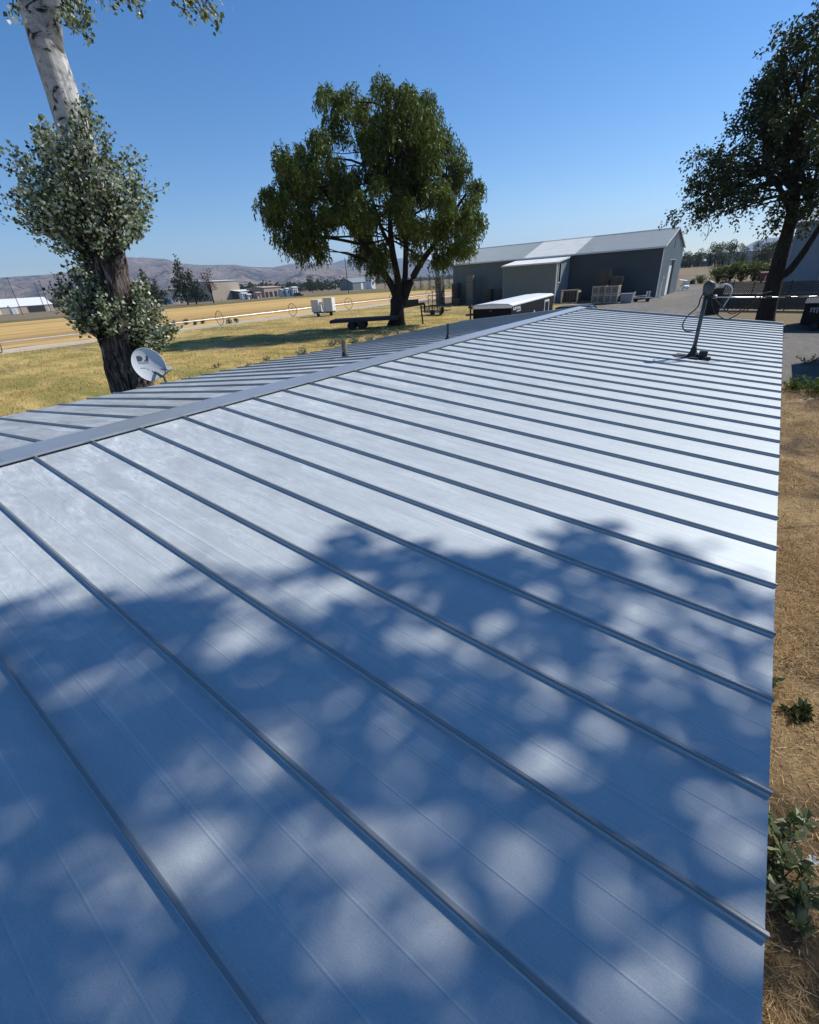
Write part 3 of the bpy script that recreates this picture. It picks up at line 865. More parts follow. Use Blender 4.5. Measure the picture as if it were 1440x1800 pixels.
# ---------------------------------------------------------------- tall poplar beside the far eave
tb = Vector((-6.62, 4.30, 0))
poplar = thing('poplar_tree', 'tall silver leaved poplar with pale upper bark behind the satellite dish', 'tree', tuple(tb))
def poplar_axis(z):
    zz = [0, 1.75, 2.28, 2.77, 3.24, 3.69, 4.22, 4.74, 5.32, 6.57, 7.29, 7.89, 8.51, 13]
    xx = [0.0, 0.0, -.01, 0.0, .01, .04, .07, .10, .12, .17, .17, .17, .17, .12]
    yy = [.14, .13, .10, .12, .16, .22, .30, .37, .41, .53, .53, .52, .54, .9]
    return Vector((float(np.interp(z, zz, xx)), float(np.interp(z, zz, yy)), z))
def poplar_r(z):
    return float(np.interp(z, [0, 0.5, 1.2, 2.2, 3.2, 4.4, 5.0, 6.5, 7.4, 8.2, 9.5, 13], [0.75, 0.62, 0.52, 0.42, 0.38, 0.365, 0.36, 0.27, 0.25, 0.24, 0.20, 0.10]))
V, Fc = [], []
nz_, na = 230, 72
for i in range(nz_ + 1):
    z = 13.0 * (i / nz_)
    c = poplar_axis(z); r0 = poplar_r(z)
    rough_ = float(np.interp(z, [0, 4.6, 5.8, 7], [1.0, 1.0, 0.35, 0.12]))
    for k_ in range(na):
        t = 2 * math.pi * k_ / na
        dv = Vector((math.cos(t), math.sin(t), 0))
        q = Vector((dv.x * 2.8, dv.y * 2.8, z * 0.55))
        rid = 1 - 2 * abs(noise.fractal(q * 1.4 + Vector((3, 1, 0)), 1.0, 2.0, 3))
        lump = noise.noise(Vector((dv.x * 1.2, dv.y * 1.2, z * 0.7 + 5)))
        fine = noise.noise(Vector((dv.x * 9, dv.y * 9, z * 2.2)))
        r_ = r0 * (1 + 0.12 * rough_ * (rid - 0.35) + 0.06 * lump + 0.03 * rough_ * fine)
        V.append(tuple(c + dv * r_))
for i in range(nz_):
    for k_ in range(na):
        k2 = (k_ + 1) % na
        Fc.append((i * na + k_, i * na + k2, (i + 1) * na + k2, (i + 1) * na + k_))
mb = MB(); mb.add(V, Fc)
fork = [poplar_axis(7.55) + Vector((0.05, 0.02, 0)), poplar_axis(8.3) + Vector((0.22, 0.12, 0)), poplar_axis(9.6) + Vector((0.9, 0.6, 0)), poplar_axis(11.5) + Vector((1.9, 1.3, 0))]
mb.tube(fork, [0.10, 0.14, 0.12, 0.06], 16)
mb.build('trunk', M['poplar_bark'], poplar, True)
PD = 12.0
shoots, leafP, leafA = [], [], []
def shoot(a, b, nleaf, start=0.3, droop=-0.12):
    a, b = Vector(a), Vector(b)
    pts_ = limb_path(a, b, 6, 0.10, -droop)
    shoots.append(pts_)
    arr = np.array([tuple(p) for p in pts_])
    tt = start + (1 - start) * np.sqrt(rng.random(nleaf)) * 0.999
    idx = tt * 6; i0 = idx.astype(int); fr = (idx - i0)[:, None]
    P = arr[i0] * (1 - fr) + arr[np.minimum(i0 + 1, 6)] * fr
    P = P + rng.normal(size=P.shape) * 0.045
    ax = unit(arr[-1] - arr[0])
    A = ax * 0.5 + rng.normal(size=P.shape) * 0.8 + np.array([0, 0, -0.25])
    leafP.append(P); leafA.append(A)
def wpx(x, y, off=0.0): return at(x, y, PD + off) - tb
clumpA = [(95, 245, 40), (150, 225, 46), (60, 300, 50), (120, 300, 62), (180, 300, 48), (215, 290, 38), (60, 345, 52), (130, 360, 66), (200, 355, 56), (245, 340, 36), (238, 388, 34), (180, 392, 42), (130, 398, 38), (90, 390, 40), (40, 365, 34), (258, 385, 24), (150, 180, 26), (75, 215, 22), (235, 295, 24)]
clumpB = [(128, 500, 27), (158, 500, 22), (122, 525, 28), (155, 535, 32), (188, 532, 24), (200, 552, 22), (172, 560, 24), (148, 562, 20), (132, 466, 10), (135, 480, 14)]
clumpC = [(248, 520, 22), (240, 550, 26), (262, 555, 26), (250, 585, 26), (270, 590, 26), (290, 585, 18), (300, 575, 13), (255, 610, 24), (272, 612, 14), (245, 495, 12)]
for spec, zr, n_sh, nl in ((clumpA, (4.5, 6.5), 450, 28), (clumpB, (3.1, 4.3), 190, 28), (clumpC, (2.8, 4.0), 150, 28)):
    w = np.array([s_[2] ** 2 for s_ in spec], float); w /= w.sum()
    for _ in range(n_sh):
        x, y, r_ = spec[rng.choice(len(spec), p=w)]
        an = random.uniform(0, 2 * math.pi); rr = r_ * math.sqrt(random.random()) * (random.uniform(1.2, 1.75) if random.random() < .24 else 1.0)
        depth = random.gauss(-0.15, 0.75 if spec is clumpA else 0.35)
        b = wpx(x + rr * math.cos(an), y + rr * math.sin(an), depth)
        z0 = min(max(b.z - random.uniform(0.5, 1.7), zr[0]), zr[1])
        if spec is clumpC: a = poplar_axis(z0) + Vector((0.25, 0.15, 0))
        elif spec is clumpB: a = poplar_axis(z0) + Vector((-0.05, -0.2, 0))
        else: a = poplar_axis(z0)
        shoot(a, b, nl, 0.35)
# sprays hanging into view from the limbs above
for (x, y, r_, n_) in ((128, 30, 26, 9), (150, 62, 16, 5), (160, 40, 12, 3), (30, 28, 9, 2), (205, 2, 16, 4), (240, 8, 14, 4), (250, 28, 6, 1), (340, 8, 16, 5), (365, 18, 16, 5), (380, 38, 10, 3), (332, 30, 7, 2), (120, -20, 40, 12), (220, -40, 50, 12), (350, -40, 45, 12), (60, -60, 60, 16), (0, -40, 40, 8)):
    for _ in range(n_):
        off = -1.5 + random.gauss(0, 0.3)
        b = wpx(x + random.gauss(0, r_ * .55), y + random.gauss(0, r_ * .5), off)
        a = wpx(x * 0.85 + random.gauss(0, 12), y - 70, off + 0.3)
        shoot(a, b, 13, 0.5, 0.05)
for _ in range(150):                                                          # crown above the picture
    c = poplar_axis(random.uniform(9.5, 13)) + Vector((random.gauss(0.6, 1.6), random.gauss(0.8, 1.6), random.gauss(0.5, .8)))
    a = poplar_axis(min(13, max(9.0, c.z - 1.2)))
    if c.z > 9.6: shoot(a, c, 20, 0.4)
mb = MB()
for pts_ in shoots: mb.tube(pts_, [0.016, 0.013, 0.011, 0.009, 0.007, 0.005, 0.003], 3, cap=False)
mb.build('twigs', M['bark'], poplar)['kind'] = 'stuff'
P = np.concatenate(leafP); A = np.concatenate(leafA)
Ls_ = rng.uniform(0.05, 0.088, len(P))
link('crown', np_mesh('crown', leaf_quads(P, A, Ls_, Ls_ * 0.85, 0.12), 4, M['poplar_leaf']), poplar)

# ---------------------------------------------------------------- big willow in the middle of the lawn
wb = Vector((-26.1, 38.9, 0)); WD = math.hypot(wb.x - CAM.x, wb.y - CAM.y)
willow = thing('willow_tree', 'large round willow with several stems standing on the lawn', 'tree', tuple(wb))
wsp = [(600, 300, 28), (622, 345, 28), (588, 362, 24), (611, 160, 24), (580, 175, 22), (672, 168, 30), (705, 172, 32), (745, 190, 30), (640, 195, 26), (600, 215, 34), (560, 265, 40), (525, 280, 38), (510, 310, 34), (650, 240, 40), (700, 225, 42), (750, 235, 40), (785, 250, 34),
       (790, 300, 42), (745, 300, 46), (690, 300, 44), (640, 320, 34), (580, 330, 40), (530, 345, 42), (490, 360, 34), (500, 400, 34), (545, 400, 36), (580, 385, 26), (525, 430, 26), (560, 435, 20), (640, 385, 34), (640, 430, 28), (670, 440, 26), (665, 470, 20),
       (700, 360, 40), (745, 365, 44), (800, 355, 44), (825, 340, 28), (830, 385, 28), (800, 410, 34), (760, 410, 30), (725, 405, 24), (785, 440, 24), (815, 425, 22), (770, 455, 14), (730, 445, 16), (470, 340, 16), (478, 385, 20)]
wl_ = []
for x, y, r_ in wsp:
    edge = 1.0 - min(1.0, math.hypot((x - 655) / 200, (y - 310) / 170))
    sp_ = 1.0 + 5.5 * math.sqrt(max(0.0, edge))
    for q in (random.uniform(-sp_, sp_), random.uniform(-sp_, sp_)):
        p = at(x, y, WD + q); rr = r_ * mpp(p) * 0.95
        wl_.append((tuple(p - wb), (rr, rr, rr * 0.95)))
mb = MB()
def wp(x, y, off=0.0): return at(x, y, WD + off) - wb
rt = [(0.95, 0), (0.72, .5), (0.62, 1.5), (0.62, 2.4)]
mb.tube([(0.1 * i, 0, z) for i, (r_, z) in enumerate([(0, -0.1), (0, .5), (0, 1.4), (0, 2.3), (0, 2.8)])], [1.05, 0.80, 0.68, 0.70, 0.5], 18)
stems = [([(700, 535), (690, 505), (668, 470), (640, 430), (600, 380), (565, 330), (530, 300)], .42, 0.0), ([(702, 535), (700, 495), (690, 440), (686, 390), (690, 330), (680, 260), (672, 190)], .40, -.4), ([(706, 535), (712, 490), (714, 430), (722, 380), (735, 310), (748, 230)], .34, .6),
         ([(708, 535), (722, 495), (745, 455), (770, 420), (800, 370), (820, 340)], .40, -.8), ([(690, 440), (670, 400), (655, 350), (640, 290), (620, 210)], .22, 1.2), ([(640, 430), (590, 420), (545, 415), (505, 400)], .16, -1.0), ([(770, 420), (775, 370), (785, 310), (780, 250)], .18, -1.5), ([(714, 430), (700, 380), (705, 320), (705, 200)], .18, -2.0)]
for pl, r0, off in stems:
    pp = [wp(x, y, off * i / 3) for i, (x, y) in enumerate(pl)]
    pp = curve_pts(pp, 5)
    mb.tube(pp, [r0 * (1 - 0.8 * i / (len(pp) - 1)) for i in range(len(pp))], 9)
for (c, r_) in wl_:
    if random.random() < 0.7:
        base = random.choice(stems)[0]; b_ = base[random.randrange(2, len(base))]
        mb.tube(limb_path(wp(*b_), c, 5, .05, .1), [.11, .09, .07, .05, .035, .02], 5)
mb.build('trunk', M['bark'], willow, True)
ns = 11500
S0, C0, kk = sample_lobes(lumpy(wl_, 5, .36), ns, 0.8)
out = unit(S0 - C0); out[:, 2] = np.abs(out[:, 2]) * 0.3
hor = unit(out + rng.normal(size=out.shape) * 0.5) * np.array([1, 1, 0.3])
Ps, As = [], []
nl = 12
Lst = rng.uniform(0.35, 1.15, (ns, 1))
for i in range(nl):
    t = (i + rng.random((ns, 1))) / nl
    p = S0 + hor * Lst * 0.45 * (1 - (1 - t) ** 2) + np.array([0, 0, -1]) * Lst * (t ** 1.7) * 0.95
    Ps.append(p + rng.normal(size=p.shape) * 0.05)
    As.append(hor * (1 - t) * 0.5 + np.array([0, 0, -1.0]) * (0.4 + t) + rng.normal(size=p.shape) * 0.5)
P, A = np.concatenate(Ps), np.concatenate(As)
keep = rng.random(len(P)) < 0.95
P, A = P[keep], A[keep]
link('crown', np_mesh('crown', leaf_quads(P, A, rng.uniform(0.20, 0.40, len(P)), rng.uniform(0.075, 0.13, len(P)), 0.1), 4, M['willow_leaf']), willow)

# ---------------------------------------------------------------- dark elm by the fence on the right
eb = Vector((4.55, 41.0, 0)); ED = 41.0
elm = thing('elm_tree', 'dark broad crowned elm in front of the long fence', 'tree', tuple(eb))
esp = [(1405, 60, 22), (1375, 85, 20), (1425, 100, 40), (1385, 130, 34), (1345, 130, 18), (1325, 165, 22), (1360, 180, 34), (1400, 190, 44), (1440, 180, 44), (1320, 215, 26), (1310, 200, 14), (1350, 240, 40), (1400, 260, 46), (1445, 260, 46), (1300, 265, 22), (1260, 285, 22), (1235, 280, 16), (1290, 300, 32), (1340, 305, 36),
       (1250, 320, 28), (1225, 335, 20), (1205, 360, 14), (1190, 378, 11), (1270, 345, 22), (1300, 345, 20), (1330, 345, 20), (1250, 365, 15), (1225, 375, 12), (1360, 355, 16), (1365, 395, 12), (1375, 375, 14), (1430, 330, 30), (1425, 375, 22), (1465, 330, 40), (1500, 250, 60), (1500, 160, 60), (1460, 90, 45), (1540, 320, 50), (1450, 30, 26), (1280, 375, 10), (1215, 395, 6)]
el_ = []
for x, y, r_ in esp:
    edge = 1.0 - min(1.0, math.hypot((x - 1400) / 230, (y - 230) / 210))
    sp_ = 0.6 + 4.5 * math.sqrt(max(0.0, edge))
    for q in (random.uniform(-sp_, sp_), random.uniform(-sp_, sp_)):
        p = at(x, y, ED + q); rr = r_ * mpp(p) * 0.78
        el_.append((tuple(p - eb), (rr, rr, rr * .8)))
def ep(x, y, off=0.0): return at(x, y, ED + off) - eb
mb = MB()
def estem(pl, r0, off=0.0, r1=0.2, n=12):
    pp = curve_pts([ep(x, y, off * i / 3) for i, (x, y) in enumerate(pl)], 5)
    mb.tube(pp, [r0 + (r0 * r1 - r0) * i / (len(pp) - 1) for i in range(len(pp))], n)
estem([(1344, 572), (1347, 550), (1360, 500), (1373, 450), (1388, 395), (1398, 340), (1405, 270), (1412, 180), (1420, 90)], .60, 0, .12)
estem([(1362, 490), (1385, 478), (1408, 450), (1428, 420), (1450, 385), (1485, 330), (1520, 260)], .26, -.6, .2)
estem([(1393, 372), (1380, 350), (1366, 325), (1340, 305), (1290, 300), (1240, 310)], .20, -.5, .15)
estem([(1398, 340), (1375, 290), (1350, 240), (1320, 200)], .20, .6, .15)
estem([(1388, 395), (1405, 380), (1425, 350), (1445, 300), (1460, 220)], .24, 1.0, .15)
estem([(1404, 270), (1390, 200), (1380, 130), (1372, 90)], .16, -.8, .15)
for (c, r_) in el_:
    b_ = random.choice([(1375, 320), (1398, 340), (1404, 260), (1340, 305), (1412, 180), (1425, 350)])
    mb.tube(limb_path(ep(*b_), c, 5, .05, .12), [.09, .075, .06, .045, .03, .015], 5)
mb.tube(limb_path(ep(1250, 370), ep(1240, 422), 5, .12, -.3), .018, 4)
mb.tube(limb_path(ep(1262, 372), ep(1236, 424), 5, .12, -.3), .018, 4)
mb.build('trunk', M['bark'], elm, True)
ns = 2250
S0, C0, kk = sample_lobes(lumpy(el_, 4, .36, .85), ns, 0.8)
out = unit(unit(S0 - C0) + rng.normal(size=S0.shape) * .6)
Ps, As = [], []
nl = 15
Lst = rng.uniform(0.5, 1.3, (ns, 1))
for i in range(nl):
    t = (i + rng.random((ns, 1))) / nl
    p = S0 + out * Lst * t + np.array([0, 0, -1]) * Lst * 0.25 * t * t
    Ps.append(p + rng.normal(size=p.shape) * 0.09)
    As.append(out * .5 + rng.normal(size=p.shape) * .8 + np.array([0, 0, -.35]))
P, A = np.concatenate(Ps), np.concatenate(As)
link('crown', np_mesh('crown', leaf_quads(P, A, rng.uniform(0.14, 0.26, len(P)), rng.uniform(0.09, 0.16, len(P)), 0.15), 4, M['elm_leaf']), elm)

# ---------------------------------------------------------------- the shade tree out of view on the right whose shadow dapples the roof
SZ = 2.65
su = Vector((SUNV.x / SUNV.z, SUNV.y / SUNV.z, 1.0))
outline = [(-1, -2), (0.8, -1.2), (1.6, -.4), (2.06, .06), (2.25, .32), (2.5, .6), (2.78, 1.0), (2.80, 1.40), (2.90, 1.52), (3.08, 1.40), (3.23, 1.62), (3.5, 1.68), (3.7, 1.78), (3.8, 2.1), (3.9, 2.42), (4.2, 2.50), (4.7, 2.60), (4.9, 2.4), (5.5, 3.2), (6.3, 4.2), (6.9, 4.75),
           (8.2, 5.0), (9.5, 3.5), (10, 0), (9, -4), (6, -6), (2, -6), (-1, -4)]
def inside(x, y):
    c = False
    for i in range(len(outline)):
        (x1, y1), (x2, y2) = outline[i - 1], outline[i]
        if (y1 > y) != (y2 > y) and x < (x2 - x1) * (y - y1) / (y2 - y1) + x1: c = not c
    return c
def on_roof(x, y):
    n_ = Vector((sa, 0, ca)); d = ray(x, y)
    return CAM + d * ((Vector((0, 0, RZ)) - CAM).dot(n_) / d.dot(n_))
gaps = []
for (x, y, r_) in ((520, 1180, .10), (490, 1130, .07), (590, 1265, .10), (700, 1290, .10), (745, 1220, .10), (850, 1040, .10), (930, 1085, .07), (1080, 1050, .10), (1000, 1150, .10), (940, 1150, .09), (1130, 1190, .08), (1110, 1230, .08), (1030, 1292, .10), (1210, 1260, .12), (1300, 1290, .12), (1180, 1365, .12),
                   (840, 1400, .09), (925, 1430, .10), (702, 1375, .10), (615, 1395, .10), (760, 1455, .09), (450, 1385, .12), (330, 1405, .09), (463, 1500, .08), (600, 1560, .09), (555, 1665, .10), (725, 1630, .11), (735, 1745, .13), (985, 1705, .12), (1300, 1530, .11), (1308, 1595, .09), (1290, 1690, .10), (1100, 1590, .10), (950, 1525, .09),
                   (1105, 1410, .10), (1225, 1180, .10), (1290, 1100, .10), (1180, 1030, .10), (1230, 1010, .12), (1320, 1180, .10), (890, 1175, .08), (620, 1130, .07), (690, 1110, .07), (1010, 1040, .08), (960, 1010, .08), (150, 1135, .08), (100, 1185, .07), (45, 1330, .07), (90, 1230, .06), (410, 1220, .08), (640, 1200, .06),
                   (1330, 1240, .09), (1330, 1380, .12), (1240, 1320, .12), (1060, 1100, .08), (1130, 1110, .09), (1150, 1290, .09), (560, 1090, .06), (1340, 1310, .10), (1000, 1240, .07), (870, 1300, .06), (800, 1330, .07)):
    p = on_roof(x, y)
    p = p + su * ((SZ - p.z))
    gaps.append((p.x, p.y, r_ * .26 + .012))
for _ in range(300):
    gaps.append((random.uniform(2.8, 5.2), random.uniform(-.3, 2.5), random.uniform(.016, .036)))
for _ in range(500):
    gaps.append((random.uniform(-1, 9.5), random.uniform(-6, 4.8), random.uniform(.015, .035)))
gaps = np.array(gaps)
sb = Vector((11.8, 10.2, 0))
shade = thing('shade_tree', 'tall leafy tree casting the dappled shadow over the near roof', 'tree', tuple(sb))
cl, ax_ = [], []
while len(cl) < 5900:
    x, y = random.uniform(-1, 10), random.uniform(-6, 5)
    if not inside(x, y): continue
    dap = min(1.0, max(0.0, (x + .55 * y - 2.75) / .9)) if y > -.6 else 0.0
    if random.random() < .10 * dap * (0.6 + 0.8 * (noise.noise(Vector((x * 3.6, y * 3.6, 4))) + .5)): continue
    ex = ((x - 5) / 6.0) ** 2 + ((y + 1) / 6.0) ** 2
    h = 12.4 + 2.6 * math.sqrt(max(0.04, 1 - ex)) * random.uniform(-1, 1)
    cl.append(tuple(Vector((x, y, SZ)) + su * (h - SZ)))
cl = np.array(cl)
ax_ = unit(rng.normal(size=cl.shape))
mb = MB()
mb.tube(curve_pts([(0, 0, -.1), (.05, .0, 1.2), (0, .1, 4), (-.2, .1, 7), (-.5, -.2, 10.5), (-.6, -.5, 13)], 6), [0.5 - 0.014 * i for i in range(31)], 12)
for i in range(0, len(cl), 180):
    mb.tube(limb_path((random.uniform(-.3, 0), random.uniform(-.2, .1), random.uniform(6, 10)), Vector(cl[i]) - sb, 6, .05, .12), [.12, .09, .06, .04, .025, .015, .008], 6)
mb.build('trunk', M['bark'], shade, True)
nl = 9
tt = rng.random((len(cl), nl, 1)) - .5
P = (cl[:, None, :] + ax_[:, None, :] * tt * .30 + rng.normal(size=(len(cl), nl, 3)) * .045).reshape(-1, 3)
A = (ax_[:, None, :] * .5 + rng.normal(size=(len(cl), nl, 3)) * .8).reshape(-1, 3)
k_ = (P[:, 2:3] - SZ)
q = P[:, :2] - k_ * np.array([[su.x, su.y]])
d2 = np.min(np.hypot(q[:, None, 0] - gaps[None, :, 0], q[:, None, 1] - gaps[None, :, 1]) - gaps[None, :, 2] * 1.0, axis=1)
keep = d2 > 0.0
P, A = P[keep], A[keep]
L_ = rng.uniform(0.10, 0.16, len(P))
link('crown', np_mesh('crown', leaf_quads(P - np.array(sb), A, L_, L_ * rng.uniform(.65, .85, len(P)), 0.15), 4, M['elm_leaf']), shade)

# ---------------------------------------------------------------- metal shed with lean-to
SX0, SX1, SY0, SY1, SEV, SRG = -38.6, -7.82, 70.67, 85.44, 5.9, 8.05
SYM = (SY0 + SY1) / 2
shed = thing('metal_shed', 'long grey metal shed with a pale roof section and low annex', 'shed', (0, 0, 0))
def corr(mb, o, u, v, nrm, Lu, Lv, period=0.30, dep=0.06, topfn=None):
    """ribbed sheet: origin o, along u for Lu, up v for Lv (or topfn(s))"""
    o, u, v, nrm = Vector(o), Vector(u).normalized(), Vector(v).normalized(), Vector(nrm).normalized()
    n = max(1, int(round(Lu / period))); per = Lu / n
    prof = []
    for i in range(n):
        for a, b in ((0.0, 0), (0.62, 0), (0.70, 1), (0.92, 1)):
            prof.append((i * per + a * per, b * dep))
    prof.append((Lu, 0))
    V, Fc = [], []
    for s_, h in prof:
        top = topfn(s_) if topfn else Lv
        V += [o + u * s_ + nrm * h, o + u * s_ + nrm * h + v * top]
    for i in range(len(prof) - 1): Fc.append((2 * i, 2 * i + 2, 2 * i + 3, 2 * i + 1))
    mb.add(V, Fc)
    return mb
mb = MB(); corr(mb, (SX0, SY0, 0.02), (1, 0, 0), (0, 0, 1), (0, -1, 0), -23.0 - SX0, SEV); mb.build('front_wall', M['steel_wall'], shed)
mb = MB(); corr(mb, (-23.0, SY0, 0.02), (1, 0, 0), (0, 0, 1), (0, -1, 0), SX1 + 23.0, SEV); mb.build('front_wall', M['steel_dark'], shed)['label'] = 'darker siding right of the annex'  # right part of the front wall has a darker base colour
mb = MB(); gf = lambda s_: SEV + (SRG - SEV) * (1 - abs(s_ - (SY1 - SY0) / 2) / ((SY1 - SY0) / 2)) - 0.03
corr(mb, (SX1, SY0, 0.02), (0, 1, 0), (0, 0, 1), (1, 0, 0), SY1 - SY0, SEV, topfn=gf); mb.build('gable_wall', M['steel_gable'], shed)
mb = MB(); corr(mb, (SX0, SY1, 0.02), (0, -1, 0), (0, 0, 1), (-1, 0, 0), SY1 - SY0, SEV, topfn=gf); mb.build('gable_wall', M['steel_wall'], shed)
mb = MB(); corr(mb, (SX1, SY1, 0.02), (-1, 0, 0), (0, 0, 1), (0, 1, 0), SX1 - SX0, SEV); mb.build('rear_wall', M['steel_wall'], shed)
def shed_roof(xa, xb, mat, lift=0.0):
    mb = MB()
    sl = Vector((0, SYM - SY0 + 0.35, (SRG - SEV) * (SYM - SY0 + .35) / (SYM - SY0)))
    z0 = SRG + 0.05 - sl.z
    corr(mb, (xa, SY0 - .35, z0 + lift), (1, 0, 0), sl, (0, -sl.z, sl.y), xb - xa, sl.length, 0.32, 0.06)
    sl2 = Vector((0, -sl.y, sl.z))
    corr(mb, (xb, SY1 + .35, z0 + lift), (-1, 0, 0), sl2, (0, sl.z, sl.y), xb - xa, sl.length, 0.30, 0.04)
    return mb.build('roof_section', mat, shed)
xs_ = [SX0 - .25, -26.4, -18.75, SX1 + .25]
shed_roof(xs_[0], xs_[1], M['steel_roof'])
shed_roof(xs_[1], xs_[2], M['steel_roof_new'], 0.012)['label'] = 'pale weathered section in the middle of the roof'
shed_roof(xs_[2], xs_[3], M['steel_roof'])
mb = MB(); mb.prism([(SX0 - .3, SYM - .25, SRG + .03), (SX0 - .3, SYM, SRG + .13), (SX0 - .3, SYM + .25, SRG + .03)], (SX1 - SX0 + .6, 0, 0)); mb.build('ridge_cap', M['steel_roof'], shed)
mb = MB(); mb.box((SX0 - .28, SY0 - .42, SEV - .20), (SX1 + .28, SY0 - .34, SEV - .04)); mb.build('gutter', M['white'], shed)
mb = MB()
for s_, yy in ((-1, SY0), (1, SY1)):
    mb.bar((SX1 + .27, yy + s_ * .38, SEV - .06), (SX1 + .27, SYM, SRG + .06), .05, .18)
mb.build('rake_trim', M['offwhite'], shed)
mb = MB(); mb.box((SX1 - .06, SY0 - .045, .02), (SX1 + .05, SY0 + .16, SEV - .1)); mb.build('corner_trim', M['offwhite'], shed)
# gable door with its pale jamb, vent slot and lamp
dr = thing  # alias kept short
mb = MB(); mb.box((SX1 + .02, 77.75, .03), (SX1 + .06, 79.9, 4.3)); do = mb.build('sliding_door', M['black'], shed)
mb = MB(); mb.box((SX1 + .05, 76.0, .03), (SX1 + .11, 77.7, 3.65)); mb.build('door_leaf', M['white'], shed)
mb = MB(); mb.box((SX1 + .05, 75.4, 4.31), (SX1 + .12, 80.2, 4.40)); mb.build('door_track', M['steel_gable'], shed)
mb = MB(); mb.box((SX1 + .03, 77.4, 5.75), (SX1 + .09, 77.9, 7.3)); mb.build('gable_vent', M['dark_steel'], shed)
mb = MB(); mb.box((SX1 + .02, 84.2, 5.35), (SX1 + .35, 84.6, 5.6)); mb.build('lamp', M['white'], shed)
mb = MB(); mb.box((SX1 + .02, 72.9, .03), (SX1 + .09, 73.1, 2.3)); mb.box((SX1 + .02, 72.8, 2.2), (SX1 + .2, 73.2, 2.4)); mb.build('meter_post', M['offwhite'], shed)
# lean-to annex
AX0, AX1, AY0 = -27.3, -19.5, 65.8
aev, atop = 5.0, 5.62
mb = MB(); corr(mb, (AX0, AY0, .02), (1, 0, 0), (0, 0, 1), (0, -1, 0), AX1 - AX0, aev, 0.30, 0.02); mb.build('annex_wall', M['steel_wall'], shed)
mb = MB(); af = lambda s_: aev + (atop - aev) * s_ / (SY0 - AY0)
corr(mb, (AX1, AY0, .02), (0, 1, 0), (0, 0, 1), (1, 0, 0), SY0 - AY0, aev, 0.30, 0.02, af); mb.build('annex_end_wall', M['steel_gable'], shed)
mb = MB(); corr(mb, (AX0, SY0, .02), (0, -1, 0), (0, 0, 1), (-1, 0, 0), SY0 - AY0, aev, 0.30, 0.02, lambda s_: af(SY0 - AY0 - s_)); mb.build('annex_end_wall', M['steel_gable'], shed)
mb = MB(); sl = Vector((0, SY0 - AY0 + .25, (atop - aev) * (SY0 - AY0 + .25) / (SY0 - AY0)))
corr(mb, (AX0 - .2, AY0 - .28, atop + .04 - sl.z), (1, 0, 0), sl, (0, -sl.z, sl.y), AX1 - AX0 + .4, sl.length * .995, 0.30, 0.03); mb.build('annex_roof', M['steel_roof_new'], shed)
mb = MB(); mb.box((AX0 - .2, AY0 - .33, aev - .14), (AX1 + .2, AY0 - .285, aev + .02)); mb.bar((AX1 + .2, AY0 - .3, aev - .03), (AX1 + .2, SY0 - .1, atop - .05), .05, .16); mb.box((AX1 - .05, AY0 - .03, .02), (AX1 + .05, AY0 + .12, aev)); mb.build('annex_trim', M['white'], shed)
mb = MB(); mb.box((AX1 + .015, 66.5, 2.6), (AX1 + .05, 67.3, 4.75)); wdn = mb.build('annex_window', M['glass'], shed)
mb = MB(); mb.box((AX1 + .0205, 66.38, 2.45), (AX1 + .07, 66.5, 4.85)); mb.box((AX1 + .0205, 67.3, 2.45), (AX1 + .07, 67.42, 4.85)); mb.box((AX1 + .0205, 66.5, 2.45), (AX1 + .07, 67.3, 2.6)); mb.build('window_frame', M['offwhite'], wdn)

# ---------------------------------------------------------------- crates, pallets and oddments along the shed
def crate_mesh(w, d, h, mat, gap=0.04, rows=4):
    mb = MB()
    for sx in (0, 1):
        for sy in (0, 1):
            x0, y0 = sx * (w - .1), sy * (d - .1)
            mb.box((x0 + .012, y0 + .012, 0), (x0 + .088, y0 + .088, h))
    hh = (h - gap * (rows - 1)) / rows
    for r_ in range(rows):
        z0 = r_ * (hh + gap); z1 = z0 + hh
        mb.box((0, 0, z0), (w, .01, z1)); mb.box((0, d - .01, z0), (w, d, z1))
        mb.box((0, .0105, z0), (.01, d - .0105, z1)); mb.box((w - .01, .0105, z0), (w, d - .0105, z1))
    mb.box((.02, .02, .06), (w - .02, d - .02, .09))
    for k_ in range(3): mb.box((k_ * (w - .1) / 2, .03, -.07), (k_ * (w - .1) / 2 + .1, d - .03, -.001))
    return mb.mesh('wooden_crate', mat)
cm, cmd = crate_mesh(1.05, 1.1, .95, M['wood']), crate_mesh(1.05, 1.1, .95, M['wood_dark'])
CG = 'wooden crates stacked along the shed wall'
def crate_stack(x, y, n, me, labels, scale=1.0):
    for k_ in range(n):
        o = link('wooden_crate', me, None, (x + random.uniform(-.04, .04), y + random.uniform(-.03, .03), 0.09 + k_ * 1.03 * scale))
        o.scale = (scale,) * 3
        o.rotation_euler.z = random.uniform(-.03, .03)
        tag(o, labels[k_], 'crate', CG)
pos = ['bottom', 'second', 'third', 'top']
crate_stack(-34.6, 68.2, 4, cm, ['slatted crate at the bottom of the tall stack left on the shed wall', 'slatted crate second from the bottom of the tall stack on the shed wall', 'slatted crate third up in the tall stack on the shed wall', 'topmost slatted crate of the tall stack on the shed wall'])
crate_stack(-31.6, 68.4, 2, cmd, ['dark crate at the bottom of the short stack beside the annex corner', 'dark crate on top of the short stack beside the annex corner'])
crate_stack(-29.3, 68.2, 2, cmd, ['lower dark crate of the pair touching the annex', 'upper dark crate of the pair touching the annex'])
crate_stack(-39.6, 66.8, 4, cmd, ['bottom dark crate of the stack past the shed corner behind the small trailer', 'second dark crate of the stack past the shed corner', 'third dark crate of the stack past the shed corner', 'topmost dark crate of the stack past the shed corner'])
